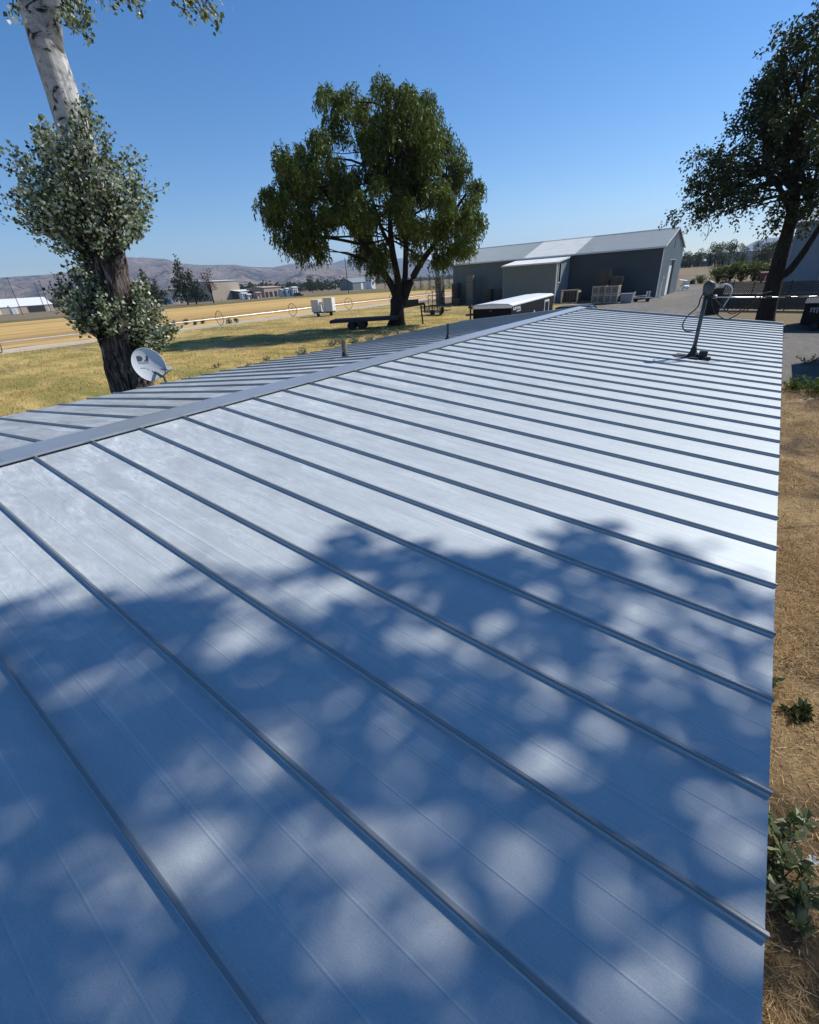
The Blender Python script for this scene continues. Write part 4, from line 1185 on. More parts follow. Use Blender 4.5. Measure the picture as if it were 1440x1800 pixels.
crate_stack(-37.9, 69.0, 3, cmd, ['bottom crate of the black shaded stack at the shed corner', 'middle crate of the black shaded stack at the shed corner', 'top crate of the black shaded stack at the shed corner'])
crate_stack(-36.4, 67.0, 1, cmd, ['single dark crate lying low by the shed corner'])
# two pale double-height bins at the right part of the wall
def bin_thing(x, y, rz, label):
    t = thing('plywood_bin', label, 'bin', (x, y, 0), rz, 'pale plywood bins before the shed')
    for k_ in range(2):
        mb = MB(); z = .08 + k_ * .98
        mb.box((0, 0, z), (1.5, .03, z + .92)); mb.box((0, 1.17, z), (1.5, 1.2, z + .92)); mb.box((0, .0305, z), (.03, 1.1695, z + .92)); mb.box((1.47, .0305, z), (1.5, 1.1695, z + .92)); mb.box((.03, .0305, z), (1.47, 1.1695, z + .04))
        mb.build('bin_body', M['wood'], t)
    mb = MB()
    for k_ in range(2):
        z = .08 + k_ * .98
        for zz in (z, z + .82): mb.box((-.02, -.025, zz), (1.52, -.001, zz + .1))
        for xx in (-.02, .7, 1.42): mb.box((xx, -.03, z + .101), (xx + .1, -.0015, z + .819))
        mb.box((1.501, -.02, z), (1.53, .1, z + .92)); mb.box((1.501, 1.1, z), (1.53, 1.22, z + .92)); mb.box((1.501, .1, z + .8), (1.53, 1.1, z + .92))
    mb.build('batten', M['wood_pale'], t)
    return t
bin_thing(-13.6, 62.6, R(4), 'pale plywood bin pair standing left, next to its twin, before the shed')
bin_thing(-12.0, 62.2, R(2), 'pale plywood bin pair with its lit edge standing nearer the drive')
# empty frame crate
t = thing('frame_crate', 'open fronted dark crate with pale frame beside the annex', 'crate', (-18.2, 64.6, 0), R(2))
mb = MB(); mb.box((0, 0, 0), (.14, .12, 1.55)); mb.box((2.06, 0, 0), (2.2, .12, 1.55)); mb.box((-.05, -.02, 1.551), (2.25, .16, 1.68)); mb.box((.141, 0, 0), (2.059, .12, .13)); mb.box((2.061, .121, 1.3), (2.2, 1.3, 1.5)); mb.build('frame', M['wood_pale'], t)
mb = MB(); mb.box((.05, 1.2, .02), (2.15, 1.25, 1.5)); mb.box((.02, .13, .02), (.06, 1.19, 1.5)); mb.box((.05, .14, .0), (2.15, 1.2, .019)); mb.build('back_board', M['wood_dark'], t)
for k_ in range(4):
    mb = MB(); mb.box((.3 + k_ * .42, .05, .131), (.36 + k_ * .42, .09, 1.549)); mb.build('slat', M['wood_dark'], t)
# pallets, two tall stacks
mb = MB()
for k_ in range(7): mb.box((0, k_ * .165, .12), (1.2, k_ * .165 + .12, .145))
for k_ in range(3): mb.box((0, k_ * .165 * 3, 0), (1.2, k_ * .165 * 3 + .12, .02)); mb.box((.01, k_ * .5 + .01, .0205), (1.19, k_ * .5 + .05, .1195))
pm = mb.mesh('pallet', M['wood_dark'])
for (x, y, n, lb) in ((-14.4, 66.8, 22, 'the taller dark stack by the shed'), (-12.7, 66.6, 17, 'the shorter dark stack by the shed')):
    for k_ in range(n):
        o = link('pallet', pm, None, (x + random.uniform(-.06, .06), y + random.uniform(-.06, .06), .02 + k_ * .165))
        o.scale = (1.25, 1.1, 1.1); o.rotation_euler.z = random.uniform(-.05, .05)
        tag(o, ORD[k_] + ' pallet from the bottom of ' + lb, 'pallet', 'weathered pallets against the shed wall')
t = thing('plastic_tote', 'grey plastic tote at the right of the plywood bins', 'tote', (-10.3, 62.8, 0), R(5))
mb = MB(); mb.hexa([(.08, .06, .05), (1.3, .06, .05), (1.3, 1.0, .05), (.08, 1.0, .05), (0, 0, 1.0), (1.4, 0, 1.0), (1.4, 1.06, 1.0), (0, 1.06, 1.0)]); mb.build('tub', M['tarp'], t)
mb = MB(); mb.box((-.04, -.04, 1.001), (1.44, 1.1, 1.06)); mb.build('lid', M['tarp'], t)
t = thing('scrap_cart', 'low cart with white upright rails near the shed corner', 'cart', (-9.1, 64.2, 0), R(3))
mb = MB(); mb.box((0, 0, .35), (1.9, .9, .45)); mb.build('bed', M['wood'], t)
for x in (.25, 1.55):
    for y_ in (.0, .8):
        mb = MB(); mb.tube([(x, y_, .18), (x, y_ + .08, .18)], .18, 14); mb.build('wheel', M['rubber'], t)
for x in (.02, 1.35, 1.62):
    mb = MB(); mb.box((x, -.03, .451), (x + .12, .06, 1.05)); mb.box((x - .02, -.05, 1.051), (x + .16, .08, 1.15)); mb.build('rail', M['white'], t)
mb = MB(); mb.bar((.0, .2, .6), (1.4, .35, .68), .12, .12); mb.bar((1.9, .3, .40), (3.0, .5, .38), .12, .1); mb.build('beam', M['offwhite'], t)
t = thing('white_scrap_pile', 'heap of bright white scrap panels behind the far shed corner', 'scrap pile', (-7.3, 88.6, 0))
for i in range(11):
    z = .15 + 1.3 * (i / 10) ** 1.4
    p0 = Vector((random.uniform(-.3, .9 - .5 * z), random.uniform(-.8, .6), z))
    d = Vector((random.uniform(.3, 1.0), random.uniform(-.5, .5), random.uniform(-.35, .5)))
    mb = MB(); mb.bar(p0 - d * .5, p0 + d * .6, random.uniform(.25, .6), .04, (random.uniform(-1, 1), random.uniform(-1, 0), random.uniform(.2, 1))); mb.build('panel', M['white'], t)

# ---------------------------------------------------------------- black enclosed trailer behind the house
tz = 2.56
th = math.atan2(-1.54, 10.56)
trl = thing('enclosed_trailer', 'black enclosed cargo trailer with white roof parked behind the house', 'trailer', (-8.05, 24.75, 0), -th)
# local frame: x across (0 = left), y along, front at y = 0
Wt, Lt = 2.25, 10.6
mb = MB(); mb.box((-Wt / 2, 0, .55), (Wt / 2, Lt, tz - .12)); mb.build('body', M['black'], trl)
mb = MB()
rf = [(-Wt / 2 - .02, tz - .10), (-Wt / 2 + .15, tz - .01), (0, tz + .04), (Wt / 2 - .15, tz - .01), (Wt / 2 + .02, tz - .10)]
mb.prism([(x, -.02, z) for x, z in rf], (0, Lt + .04, 0)); mb.build('roof', M['white'], trl)
mb = MB(); mb.box((-Wt / 2 - .03, -.05, tz - .22), (Wt / 2 + .03, -.0205, tz - .06)); mb.build('front_trim', M['alu'], trl)
for s_ in (-1, 1):
    mb = MB(); mb.box((s_ * Wt / 2 - .001 if s_ > 0 else -Wt / 2 - .03, 0, tz - .15), (s_ * Wt / 2 + .03 if s_ > 0 else -Wt / 2 + .001, Lt, tz - .103)); mb.build('side_trim', M['offwhite'], trl)
mb = MB(); mb.box((-.12, -.07, tz - .36), (.0, -.001, tz - .30)); mb.build('marker_lamp', M['amber'], trl)
dy0 = 7.7
mb = MB()
mb.box((Wt / 2 + .001, dy0, .62), (Wt / 2 + .05, dy0 + .12, tz - .42)); mb.box((Wt / 2 + .001, dy0 + 1.23, .62), (Wt / 2 + .05, dy0 + 1.35, tz - .42)); mb.box((Wt / 2 + .001, dy0, tz - .419), (Wt / 2 + .05, dy0 + 1.35, tz - .30))
df = mb.build('door_frame', M['offwhite'], trl)
mb = MB(); mb.box((Wt / 2 + .001, dy0 + .121, .63), (Wt / 2 + .02, dy0 + 1.229, tz - .421)); dd_ = mb.build('door', M['black'], trl)
mb = MB(); mb.box((Wt / 2 + .02, dy0 + 1.05, 1.35), (Wt / 2 + .06, dy0 + 1.15, 1.5)); mb.build('handle', M['alu'], dd_)
mb = MB(); mb.box((Wt / 2 + .001, 4.9, 1.62), (Wt / 2 + .05, 5.1, 1.82)); mb.build('vent_cover', M['white'], trl)
for txt, px, y0, ztop in (('ROYAL', .056, .35, tz - .22), ('CARGO', .030, 1.05, tz - .42)):
    cells, wt_ = letters(txt, px)
    mb = MB()
    for a, b, c, d in cells: mb.box((Wt / 2 + .002, y0 + a * 1.45, ztop - d * .55), (Wt / 2 + .008, y0 + c * 1.45, ztop - b * .55))
    mb.build('lettering', M['white'], trl)
for y_ in (5.6, 6.7):
    for s_ in (-1, 1):
        mb = MB(); mb.tube([(s_ * (Wt / 2 - .05), y_, .38), (s_ * (Wt / 2 + .17), y_, .38)], .38, 20); w_ = mb.build('wheel', M['rubber'], trl)
        mb = MB(); mb.tube([(s_ * (Wt / 2 + .171), y_, .38), (s_ * (Wt / 2 + .19), y_, .38)], .2, 14); mb.build('rim', M['alu'], w_)
mb = MB(); mb.bar((-Wt / 2 + .1, .1, .5), (-.02, -1.3, .5), .1, .12); mb.bar((Wt / 2 - .1, .1, .5), (.02, -1.3, .5), .1, .12); mb.box((-.09, -1.6, .44), (.09, -1.25, .58)); mb.build('tongue', M['dark_steel'], trl)
mb = MB(); mb.tube([(-Wt / 2 - .12, -.1, .9), (-Wt / 2 - .12, -.1, tz - .15)], .05, 10); mb.bar((-Wt / 2 - .26, -.1, tz - .12), (-Wt / 2 - .02, -.1, tz - .18), .06, .06); mb.box((-Wt / 2 - .2, -.2, tz - .15), (-Wt / 2 - .05, 0, tz + .02)); mb.bar((-Wt / 2 - .4, .0, tz - .52), (-Wt / 2, .0, tz - .50), .2, .1); mb.build('jack', M['dark_steel'], trl)

# ---------------------------------------------------------------- cars
def car(name, label, loc, rz, mat, L=4.7, Wc=1.85, Hc=1.65, group=None):
    t = thing(name, label, 'car', loc, rz, group)
    w = Wc / 2
    mb = MB()
    lower = [(-L / 2, .35), (-L / 2 + .05, .75), (-L / 2 + .2, .95), (L / 2 - .9, .98), (L / 2 - .1, .80), (L / 2, .6), (L / 2, .35), (L / 2 - .3, .25), (-L / 2 + .3, .25)]
    mb.prism([(x, -w, z) for x, z in lower], (0, Wc, 0)); mb.build('body', mat, t)
    mb = MB()
    b = [(-L / 2 + .12, .951), (L / 2 - 1.15, .981), (L / 2 - 1.85, Hc - .06), (-L / 2 + .5, Hc - .06)]
    wi = w - .04; wt = w - .22
    mb.hexa([(b[0][0], -wi, b[0][1]), (b[1][0], -wi, b[1][1]), (b[1][0], wi, b[1][1]), (b[0][0], wi, b[0][1]), (b[3][0], -wt, b[3][1]), (b[2][0], -wt, b[2][1]), (b[2][0], wt, b[2][1]), (b[3][0], wt, b[3][1])])
    mb.build('windows', M['glass'], t)
    mb = MB()
    n_ = 8
    pf = [(-L / 2 + .42, Hc - .059), (-L / 2 + .6, Hc - .01), (0, Hc + .02), (L / 2 - 1.95, Hc - .01), (L / 2 - 1.78, Hc - .059)]
    mb.prism([(x, -wt - .02, z) for x, z in pf], (0, 2 * wt + .04, 0))
    for s_ in (-1, 1):
        for (xb, xt) in ((b[0][0], b[3][0]), (b[1][0], b[2][0]), (.1, .1)):
            mb.bar((xb, s_ * (wi + .005), .96), (xt, s_ * (wt + .005), Hc - .06), .09, .03, (0, 1, 0))
    mb.build('roof', mat, t)
    for x in (-L / 2 + .85, L / 2 - .9):
        for s_ in (-1, 1):
            mb = MB(); mb.tube([(x, s_ * (w - .2), .33), (x, s_ * (w + .02), .33)], .33, 18); wh = mb.build('wheel', M['rubber'], t)
            mb = MB(); mb.tube([(x, s_ * (w + .021), .33), (x, s_ * (w + .035), .33)], .2, 12); mb.build('rim', M['alu'], wh)
    for s_ in (-1, 1):
        mb = MB(); mb.box((L / 2 - .12, s_ * (w - .3) - .18, .6), (L / 2 + .015, s_ * (w - .3) + .18, .74)); mb.build('headlight', M['offwhite'], t)
        mb = MB(); mb.box((-L / 2 - .01, s_ * (w - .2) - .12, .68), (-L / 2 + .1, s_ * (w - .2) + .12, .88)); mb.build('tail_light', M['red'], t)
    return t
car('parked_car', 'dark blue car parked beyond the ridge end, only its roof showing', (-6.3, 36.0, 0), R(8), M['car_blue'])
car('passing_car', 'dark car on the far road past the ripe field', tuple(gp(525, 521.0)), R(60), M['car_dark'], 5.2, 2.0, 1.9)

# dark trailer at the right edge, rear towards us
t = thing('dark_trailer', 'black box trailer with small grey emblem at the right picture edge', 'trailer', (6.15, 36.2, 0), R(-3))
mb = MB(); mb.box((0, 0, .30), (2.3, 4.5, 1.42)); mb.build('body', M['black'], t)
mb = MB(); mb.box((-.05, -.04, 1.421), (2.35, 4.55, 1.48)); mb.build('roof', M['black'], t)
mb = MB()
for k_ in range(3): mb.box((.30 + k_ * .14, -.012, 1.00 - .02 * k_), (.36 + k_ * .14, -.001, 1.19 - .02 * k_))
mb.box((.28, -.012, 1.1901), (.74, -.0012, 1.23)); mb.build('emblem', M['faint_print'], t)
mb = MB(); mb.tube([(1.05, -.001, .82), (1.05, -.03, .82)], .10, 14); mb.build('tail_light', M['red'], t)
mb = MB(); mb.tube([(1.08, -.0305, .85), (1.08, -.036, .85)], .055, 10); mb.build('reflector', M['offwhite'], t)
mb = MB(); mb.tube([(.55, .0, .2), (.85, .0, .2)], .2, 14); mb.build('wheel', M['rubber'], t)
mb = MB(); mb.tube([(1.5, 1.9, .33), (2.25, 1.9, .33)], .33, 16); mb.build('wheel', M['rubber'], t)
mb = MB(); mb.bar((.1, -.15, .3), (-1.4, -.6, .22), .09, .09); mb.bar((-.9, .5, .3), (-1.4, -.6, .23), .07, .07); mb.build('tongue', M['dark_steel'], t)

# tall closed trailer just out of view whose shadow lies on the gravel
t = thing('box_trailer', 'tall closed box trailer casting a square shadow on the drive', 'trailer', (7.05, 22.0, 0))
mb = MB(); mb.box((0, 0, .5), (2.2, 4.6, 2.5)); mb.build('body', M['dark_steel'], t)
mb = MB(); mb.box((-.02, -.02, .02), (2.2, 4.6, .499)); mb.build('skirt', M['black'], t)
mb = MB(); mb.box((-.03, -.03, 2.501), (2.23, 4.63, 2.56)); mb.build('roof', M['offwhite'], t)

# ---------------------------------------------------------------- trailers round the willow
t = thing('flatbed_trailer', 'dark gooseneck flatbed trailer standing in the shade behind the willow trunk', 'trailer', (-30.6, 34.3, 0), R(32))
# local x runs along the bed
Lb = 6.7
mb = MB()
for s_ in (-1, 1): mb.box((0, s_ * 1.15 - .06, .72), (Lb, s_ * 1.15 + .06, .95))
for k_ in range(6): mb.box((.1 + k_ * 1.25, -1.08, .74), (.2 + k_ * 1.25, 1.08, .90))
mb.build('frame', M['dark_steel'], t)
pk = MB(); pk.box((0, -.075, .951), (Lb, .075, 1.0)); pkm = pk.mesh('plank', M['deck'])
for k_ in range(14): link('plank', pkm, t, (0, -1.06 + k_ * .163, random.uniform(0, .006)))
mb = MB(); mb.box((-.06, -1.2, .70), (-.001, 1.2, .98)); mb.build('rear_bumper', M['dark_steel'], t)
for x in (2.0, 3.0):
    for s_ in (-1, 1):
        mb = MB(); mb.tube([(x, s_ * .78, .38), (x, s_ * 1.08, .38)], .38, 18); mb.build('wheel', M['rubber'], t)
mb = MB()
for s_ in (-1, 1): mb.bar((Lb, s_ * .5, .85), (Lb + .5, s_ * .45, 1.75), .14, .2); mb.bar((Lb + .4, s_ * .45, 1.75), (Lb + 2.6, s_ * .15, 1.95), .14, .22)
mb.box((Lb + .8, -.5, 1.9), (Lb + 2.0, .5, 2.35)); mb.build('gooseneck', M['dark_steel'], t)
mb = MB(); mb.tube([(Lb + 2.6, 0, 1.95), (Lb + 2.6, 0, 1.2)], .1, 10); mb.tube([(Lb + 2.2, .3, 2.0), (Lb + 2.35, .4, .05)], .08, 8); mb.build('jack_leg', M['dark_steel'], t)

t = thing('utility_trailer', 'small open utility trailer with caged sides beside the crates', 'trailer', (-30.6, 49.9, 0), R(-6))
mb = MB(); mb.box((0, 0, .45), (3.4, 1.6, .55)); mb.build('bed', M['deck'], t)
for k_ in range(9):
    mb = MB(); mb.box((k_ * .42, -.03, .551), (k_ * .42 + .05, .03, 1.05)); mb.build('rail_post', M['dark_steel'], t)
for y_ in (0, 1.6):
    mb = MB(); mb.box((-.02, y_ - .04, 1.051), (3.45, y_ + .04, 1.12)); mb.box((-.02, y_ - .035, .78), (3.45, y_ + .035, .83)); mb.build('side_rail', M['dark_steel'], t)
mb = MB()
for x in (.5, 1.2, 2.0): mb.box((x, .7, .551), (x + .06, .76, 2.7 if x > .6 else 2.2))
mb.box((.5, .69, 2.15), (2.06, .77, 2.22)); mb.box((1.2, .69, 2.65), (2.06, .77, 2.72)); mb.box((1.2, .69, 1.55), (2.06, .77, 1.62)); mb.build('cage', M['dark_steel'], t)
for s_ in (-.12, 1.52):
    mb = MB(); mb.tube([(1.8, s_, .33), (1.8, s_ + .2, .33)], .33, 16); mb.build('wheel', M['rubber'], t)
mb = MB(); mb.box((3.2, -.06, .3), (3.5, .1, .95)); mb.build('fender', M['black'], t)
mb = MB(); mb.box((.4, -.045, .30), (3.0, -.005, .44)); mb.build('side_board', M['tarp'], t)

t = thing('service_trailer', 'white two box service trailer at the edge of the pale strip', 'trailer', tuple(gp(550, 557)), R(27))
t.scale = (.84, .84, .84)
mb = MB(); mb.box((0, 0, .75), (1.35, 1.9, 2.75)); mb.build('left_box', M['offwhite'], t)
mb = MB(); mb.box((2.3, 0, .75), (3.9, 1.9, 2.95)); mb.build('right_box', M['offwhite'], t)
mb = MB(); mb.box((3.901, .1, .85), (3.93, 1.8, 2.85)); dd_ = mb.build('door', M['white'], t)
mb = MB()
for z in (1.4, 2.0): mb.box((3.931, .2, z), (3.94, 1.7, z + .04))
mb.build('panel_line', M['tarp'], dd_)
mb = MB(); mb.prism([(1.36, -.12, .9), (1.5, -.12, 2.35), (2.15, -.12, 2.35), (2.29, -.12, .9), (2.05, -.12, .9), (2.0, -.12, 1.9), (1.65, -.12, 1.9), (1.6, -.12, .9)], (0, .25, 0)); mb.build('arch_frame', M['white'], t)
mb = MB(); mb.box((.2, .1, .5), (3.8, 1.8, .72)); mb.build('chassis', M['dark_steel'], t)
mb = MB(); mb.bar((1.2, 0, .6), (1.85, -1.6, .55), .09, .1); mb.bar((2.6, 0, .6), (1.95, -1.6, .55), .09, .1); mb.build('tongue', M['offwhite'], t)
for x in (.75, 3.2):
    mb = MB(); mb.tube([(x - .15, .95, .36), (x + .2, .95, .36)], .36, 16); mb.build('wheel', M['rubber'], t)

# ---------------------------------------------------------------- wheel line sprinkler
wlx = -57.0
sprink = thing('wheel_line', 'long pale irrigation pipe on spoked wheels beside the ripe field', 'irrigation line', (wlx, 0, 0))
mb = MB(); mb.tube([(0, -80 + 10 * i, .98 + .02 * math.sin(i)) for i in range(21)], .06, 8); mb.build('pipe', M['alu'], sprink, True)
for yw in (-12, 13.2, 38.3, 51.4, 64.5, 77.5, 90.5, 103.5):
    ax = Vector((random.uniform(-.05, .05), 1, 0))
    mb = MB(); mb.ring((0, yw, .98), ax, .92, .045, 36, 6); wh = mb.build('wheel', M['rusty'], sprink, True)
    for k_ in range(8):
        a = 2 * math.pi * k_ / 8 + yw
        mb = MB(); mb.tube([(0, yw, .98), (.9 * math.cos(a), yw, .98 + .9 * math.sin(a))], .012, 4); mb.build('spoke', M['rusty'], wh)

# ---------------------------------------------------------------- slatted fence on the right
fence = thing('slat_fence', 'long dark slatted yard fence behind the elm trunk', 'fence', (0.55, 51.3, 0), R(-19))
FL, FH = 26.0, 2.15
for k_ in range(11):
    mb = MB(); mb.tube([(k_ * 2.6, .08, 0), (k_ * 2.6, .08, FH + .1)], .045, 8); mb.build('post', M['dark_steel'], fence)
mb = MB()
for z in (1.2, FH - .03): mb.bar((0, .06, z), (FL, .06, z), .05, .05)
mb.build('rail', M['dark_steel'], fence)
mb = MB(); mb.box((0, -.03, .1), (.112, -.005, 1.30)); slm = mb.mesh('slat', M['wood_dark'])
for k_ in range(int(9.6 / .12)): link('slat', slm, fence, (k_ * .12, random.uniform(-.008, .008), random.uniform(-.02, .02)))
mb = MB()
for k_ in range(int(9.6 / .12), int(FL / .12)): mb.box((k_ * .12, -.03, .1), (k_ * .12 + .112, -.005, 1.30 + random.uniform(-.02, .02)))
mb.build('far_slats', M['wood_dark'], fence)['kind'] = 'stuff'
mb = MB()                         # diamond mesh with dark strips woven in
for k_ in range(int(FL / .16)):
    x = k_ * .16
    mb.bar((x, .0, 1.32), (x + .55, .0, FH - .05), .095, .008, (0, 1, 0))
    mb.bar((x + .55, .012, 1.32), (x, .012, FH - .05), .03, .006, (0, 1, 0))
mb.build('mesh_infill', M['dark_steel'], fence)['kind'] = 'stuff'
# cage gate next to the mast, and ladder rack
gate = thing('cage_panel', 'tall dark barred cage panel standing left of the slatted fence', 'panel', (0.22, 47.0, 0), R(-5))
mb = MB()
for z in (.1, 1.95): mb.bar((0, 0, z), (1.0, 0, z), .06, .06)
for x in (-.02, 1.02): mb.bar((x, 0, 0), (x, 0, 2.0), .05, .05, (1, 0, 0))
mb.build('frame', M['dark_steel'], gate)
mb = MB(); mb.tube([(0, 0, .1), (0, 0, 1.95)], .022, 6); brm = mb.mesh('bar', M['dark_steel'])
for k_ in range(11): link('bar', brm, gate, (k_ * .1, 0, 0))
mb = MB(); mb.box((0, .15, .02), (1.0, .3, 1.9)); mb.build('backing', M['wood_dark'], gate)
rack = thing('ladder_rack', 'pale rung rack leaning above the left end of the slatted fence', 'rack', (0.25, 50.2, 0), R(-8))
mb = MB(); mb.bar((0, 0, 1.75), (1.45, 0, 1.98), .05, .05); mb.bar((.25, 0, 2.1), (1.45, 0, 2.38), .05, .05); mb.build('side_rail', M['tarp'], rack)
for k_ in range(5):
    mb = MB(); x = .3 + k_ * .28; mb.bar((x, 0, 1.80 + x * .155), (x, 0, 2.05 + x * .22), .05, .05, (1, 0, 0)); mb.build('rung', M['tarp'], rack)
mb = MB(); mb.bar((.1, 0, 0), (.1, 0, 1.75), .08, .08, (1, 0, 0)); mb.bar((1.4, 0, 0), (1.4, 0, 2.36), .08, .08, (1, 0, 0)); mb.build('post', M['dark_steel'], rack)

# ---------------------------------------------------------------- blue-grey metal building on the right
bb = thing('blue_barn', 'blue grey metal barn in shade beyond the slatted fence', 'barn', (4.9, 61.0, 0))
mb = MB(); corr(mb, (0, 0, .02), (1, 0, 0), (0, 0, 1), (0, -1, 0), 26, 6.55, .32, .03); mb.build('front_wall', M['blue_wall'], bb)
mb = MB(); bf = lambda s_: 6.55 + 1.5 * (1 - abs(s_ - 6) / 6)
corr(mb, (0, 12, .02), (0, -1, 0), (0, 0, 1), (-1, 0, 0), 12, 6.5, .32, .03, bf); corr(mb, (26, 0, .02), (0, 1, 0), (0, 0, 1), (1, 0, 0), 12, 6.5, .32, .03, bf); mb.build('gable_wall', M['blue_wall'], bb)
mb = MB(); corr(mb, (26, 12, .02), (-1, 0, 0), (0, 0, 1), (0, 1, 0), 26, 6.55, .32, .03); mb.build('rear_wall', M['blue_wall'], bb)
for s_ in (0, 1):
    mb = MB(); mb.hexa([(-.2, -.3 if s_ == 0 else 12.3, 6.52), (26.2, -.3 if s_ == 0 else 12.3, 6.52), (26.2, 6, 8.1), (-.2, 6, 8.1), (-.2, -.3 if s_ == 0 else 12.3, 6.60), (26.2, -.3 if s_ == 0 else 12.3, 6.60), (26.2, 6, 8.18), (-.2, 6, 8.18)]); mb.build('roof', M['steel_roof'], bb)
mb = MB(); mb.box((-.06, -.06, .02), (.06, .06, 6.5)); mb.build('corner_trim', M['tarp'], bb)
mb = MB(); mb.box((2.6, -.05, .03), (5.2, -.0355, 4.0)); mb.build('door', M['steel_gable'], bb)
# red and white implement
t = thing('spreader', 'small red implement with white frame parked by the bushes', 'implement', tuple(gp(1334, 497)), R(-8))
mb = MB(); mb.hexa([(.15, .1, .55), (1.35, .1, .55), (1.35, 1.1, .55), (.15, 1.1, .55), (-.05, -.05, 1.5), (1.5, -.05, 1.5), (1.5, 1.2, 1.5), (-.05, 1.2, 1.5)]); mb.build('hopper', M['red'], t)
mb = MB(); mb.box((-.1, -.12, 1.501), (1.6, 1.25, 1.62)); mb.bar((1.55, -.1, 1.5), (1.35, -.1, .1), .1, .1); mb.bar((.8, -.1, 1.0), (.7, -.1, .05), .1, .1); mb.build('frame', M['white'], t)
for x in (.3, 1.2):
    mb = MB(); mb.tube([(x - .1, -.06, .3), (x + .1, -.06, .3)], .3, 12); mb.build('wheel', M['rubber'], t)

# ---------------------------------------------------------------- far buildings
def fb(x, D):
    p = at(x, 500, D); p.z = 0
    return p
def fx(x0, x1, D):
    p = fb(x0, D); d = ray(x1, 500)
    t = (p.x - CAM.x) / d.x
    return p, Vector((p.x, CAM.y + d.y * t, 0))
def building(name, label, cat, p0, p1, depth, hw, hr, wall, roof, extras=()):
    """front from p0 to p1 (ground points), going away by depth; gable roof with its ridge parallel to the front when hr > 0"""
    p0, p1 = Vector((p0[0], p0[1], 0)), Vector((p1[0], p1[1], 0))
    L = (p1 - p0).length; ang = math.atan2(p1.y - p0.y, p1.x - p0.x)
    t = thing(name, label, cat, tuple(p0), ang)
    mb = MB(); mb.prism([(0, 0, 0), (0, depth, 0), (0, depth, hw), (0, depth / 2, hw + max(hr, .01)), (0, 0, hw)], (L, 0, 0)); mb.build('wall', M[wall], t)
    mb = MB(); e = .35
    sl = hr / (depth / 2)
    mb.hexa([(-e, -e, hw - e * sl + .03), (L + e, -e, hw - e * sl + .03), (L + e, depth / 2, hw + hr + .05), (-e, depth / 2, hw + hr + .05), (-e, -e, hw - e * sl + .2), (L + e, -e, hw - e * sl + .2), (L + e, depth / 2, hw + hr + .22), (-e, depth / 2, hw + hr + .22)])
    mb.hexa([(-e, depth / 2, hw + hr + .05), (L + e, depth / 2, hw + hr + .05), (L + e, depth + e, hw - e * sl + .03), (-e, depth + e, hw - e * sl + .03), (-e, depth / 2, hw + hr + .22), (L + e, depth / 2, hw + hr + .22), (L + e, depth + e, hw - e * sl + .2), (-e, depth + e, hw - e * sl + .2)])
    mb.build('roof', M[roof], t)
    for (nm, a, b, z0, z1, mt) in extras:
        mb = MB(); mb.box((a * L, -.12, z0), (b * L, -.011, z1)); mb.build(nm, M[mt], t)
    return t
building('white_warehouse', 'long white roofed warehouse far left beyond the ripe field', 'warehouse', *fx(-40, 78, 440), 26, 4.6, 5.0, 'tan', 'white',
         (('bay_opening', .58, .86, .2, 4.1, 'dark_steel'), ('door', .12, .16, .1, 3.2, 'white'), ('door', .90, .93, .1, 3.0, 'offwhite')))
building('white_shed', 'small bright white shed in front of the long warehouse', 'shed', *fx(1, 12, 420), 6, 4.3, 1.0, 'white', 'white', (('door', .3, .7, .1, 3.0, 'offwhite'),))
building('tan_hall', 'tall windowless tan hall behind the russet tree', 'hall', *fx(368, 420, 330), 30, 10.8, .8, 'tan', 'offwhite', (('door', .75, .82, .1, 4.0, 'dark_steel'),))
building('teal_barn', 'low barn with teal roof between the tall pines', 'barn', *fx(346, 367, 345), 20, 6.0, 5.0, 'wood_dark', 'teal')
building('dark_store', 'dark low building with white roof edge right of the tan hall', 'building', *fx(419, 446, 330), 20, 4.2, 1.0, 'dark_roof', 'white')
building('block_shop', 'pinkish block building with dark openings near the road', 'shop', *fx(462, 493, 325), 18, 5.4, .8, 'pinkish', 'pinkish',
         (('opening', .05, .2, .1, 3.0, 'dark_steel'), ('opening', .28, .45, .1, 3.0, 'dark_steel'), ('opening', .56, .72, .1, 3.2, 'dark_steel'), ('opening', .80, .92, .1, 3.2, 'dark_steel')))
building('grey_hall', 'long grey green hall with white end past the field', 'hall', *fx(620, 655, 390), 14, 5.2, 3.0, 'steel_wall', 'steel_roof', (('door', .4, .5, .1, 4.5, 'white'), ('door', .7, .76, .1, 4.0, 'offwhite')))
building('white_house', 'small white house just right of the grey hall behind the willow', 'house', *fx(653, 660, 375), 6, 7.5, 1.5, 'white', 'offwhite', (('window', .3, .6, 3, 5, 'glass'),))
building('pale_cottage', 'pale cottage between the two left pines', 'cottage', *fx(294, 308, 330), 12, 4.0, 3.0, 'offwhite', 'dark_roof', (('window', .2, .35, 1, 2.4, 'glass'), ('window', .6, .75, 1, 2.4, 'glass')))
building('grey_cottage', 'grey cottage left of the tall pine', 'cottage', *fx(314, 326, 335), 10, 4.0, 2.5, 'grey_wall', 'teal', (('window', .3, .5, 1, 2.4, 'glass'),))
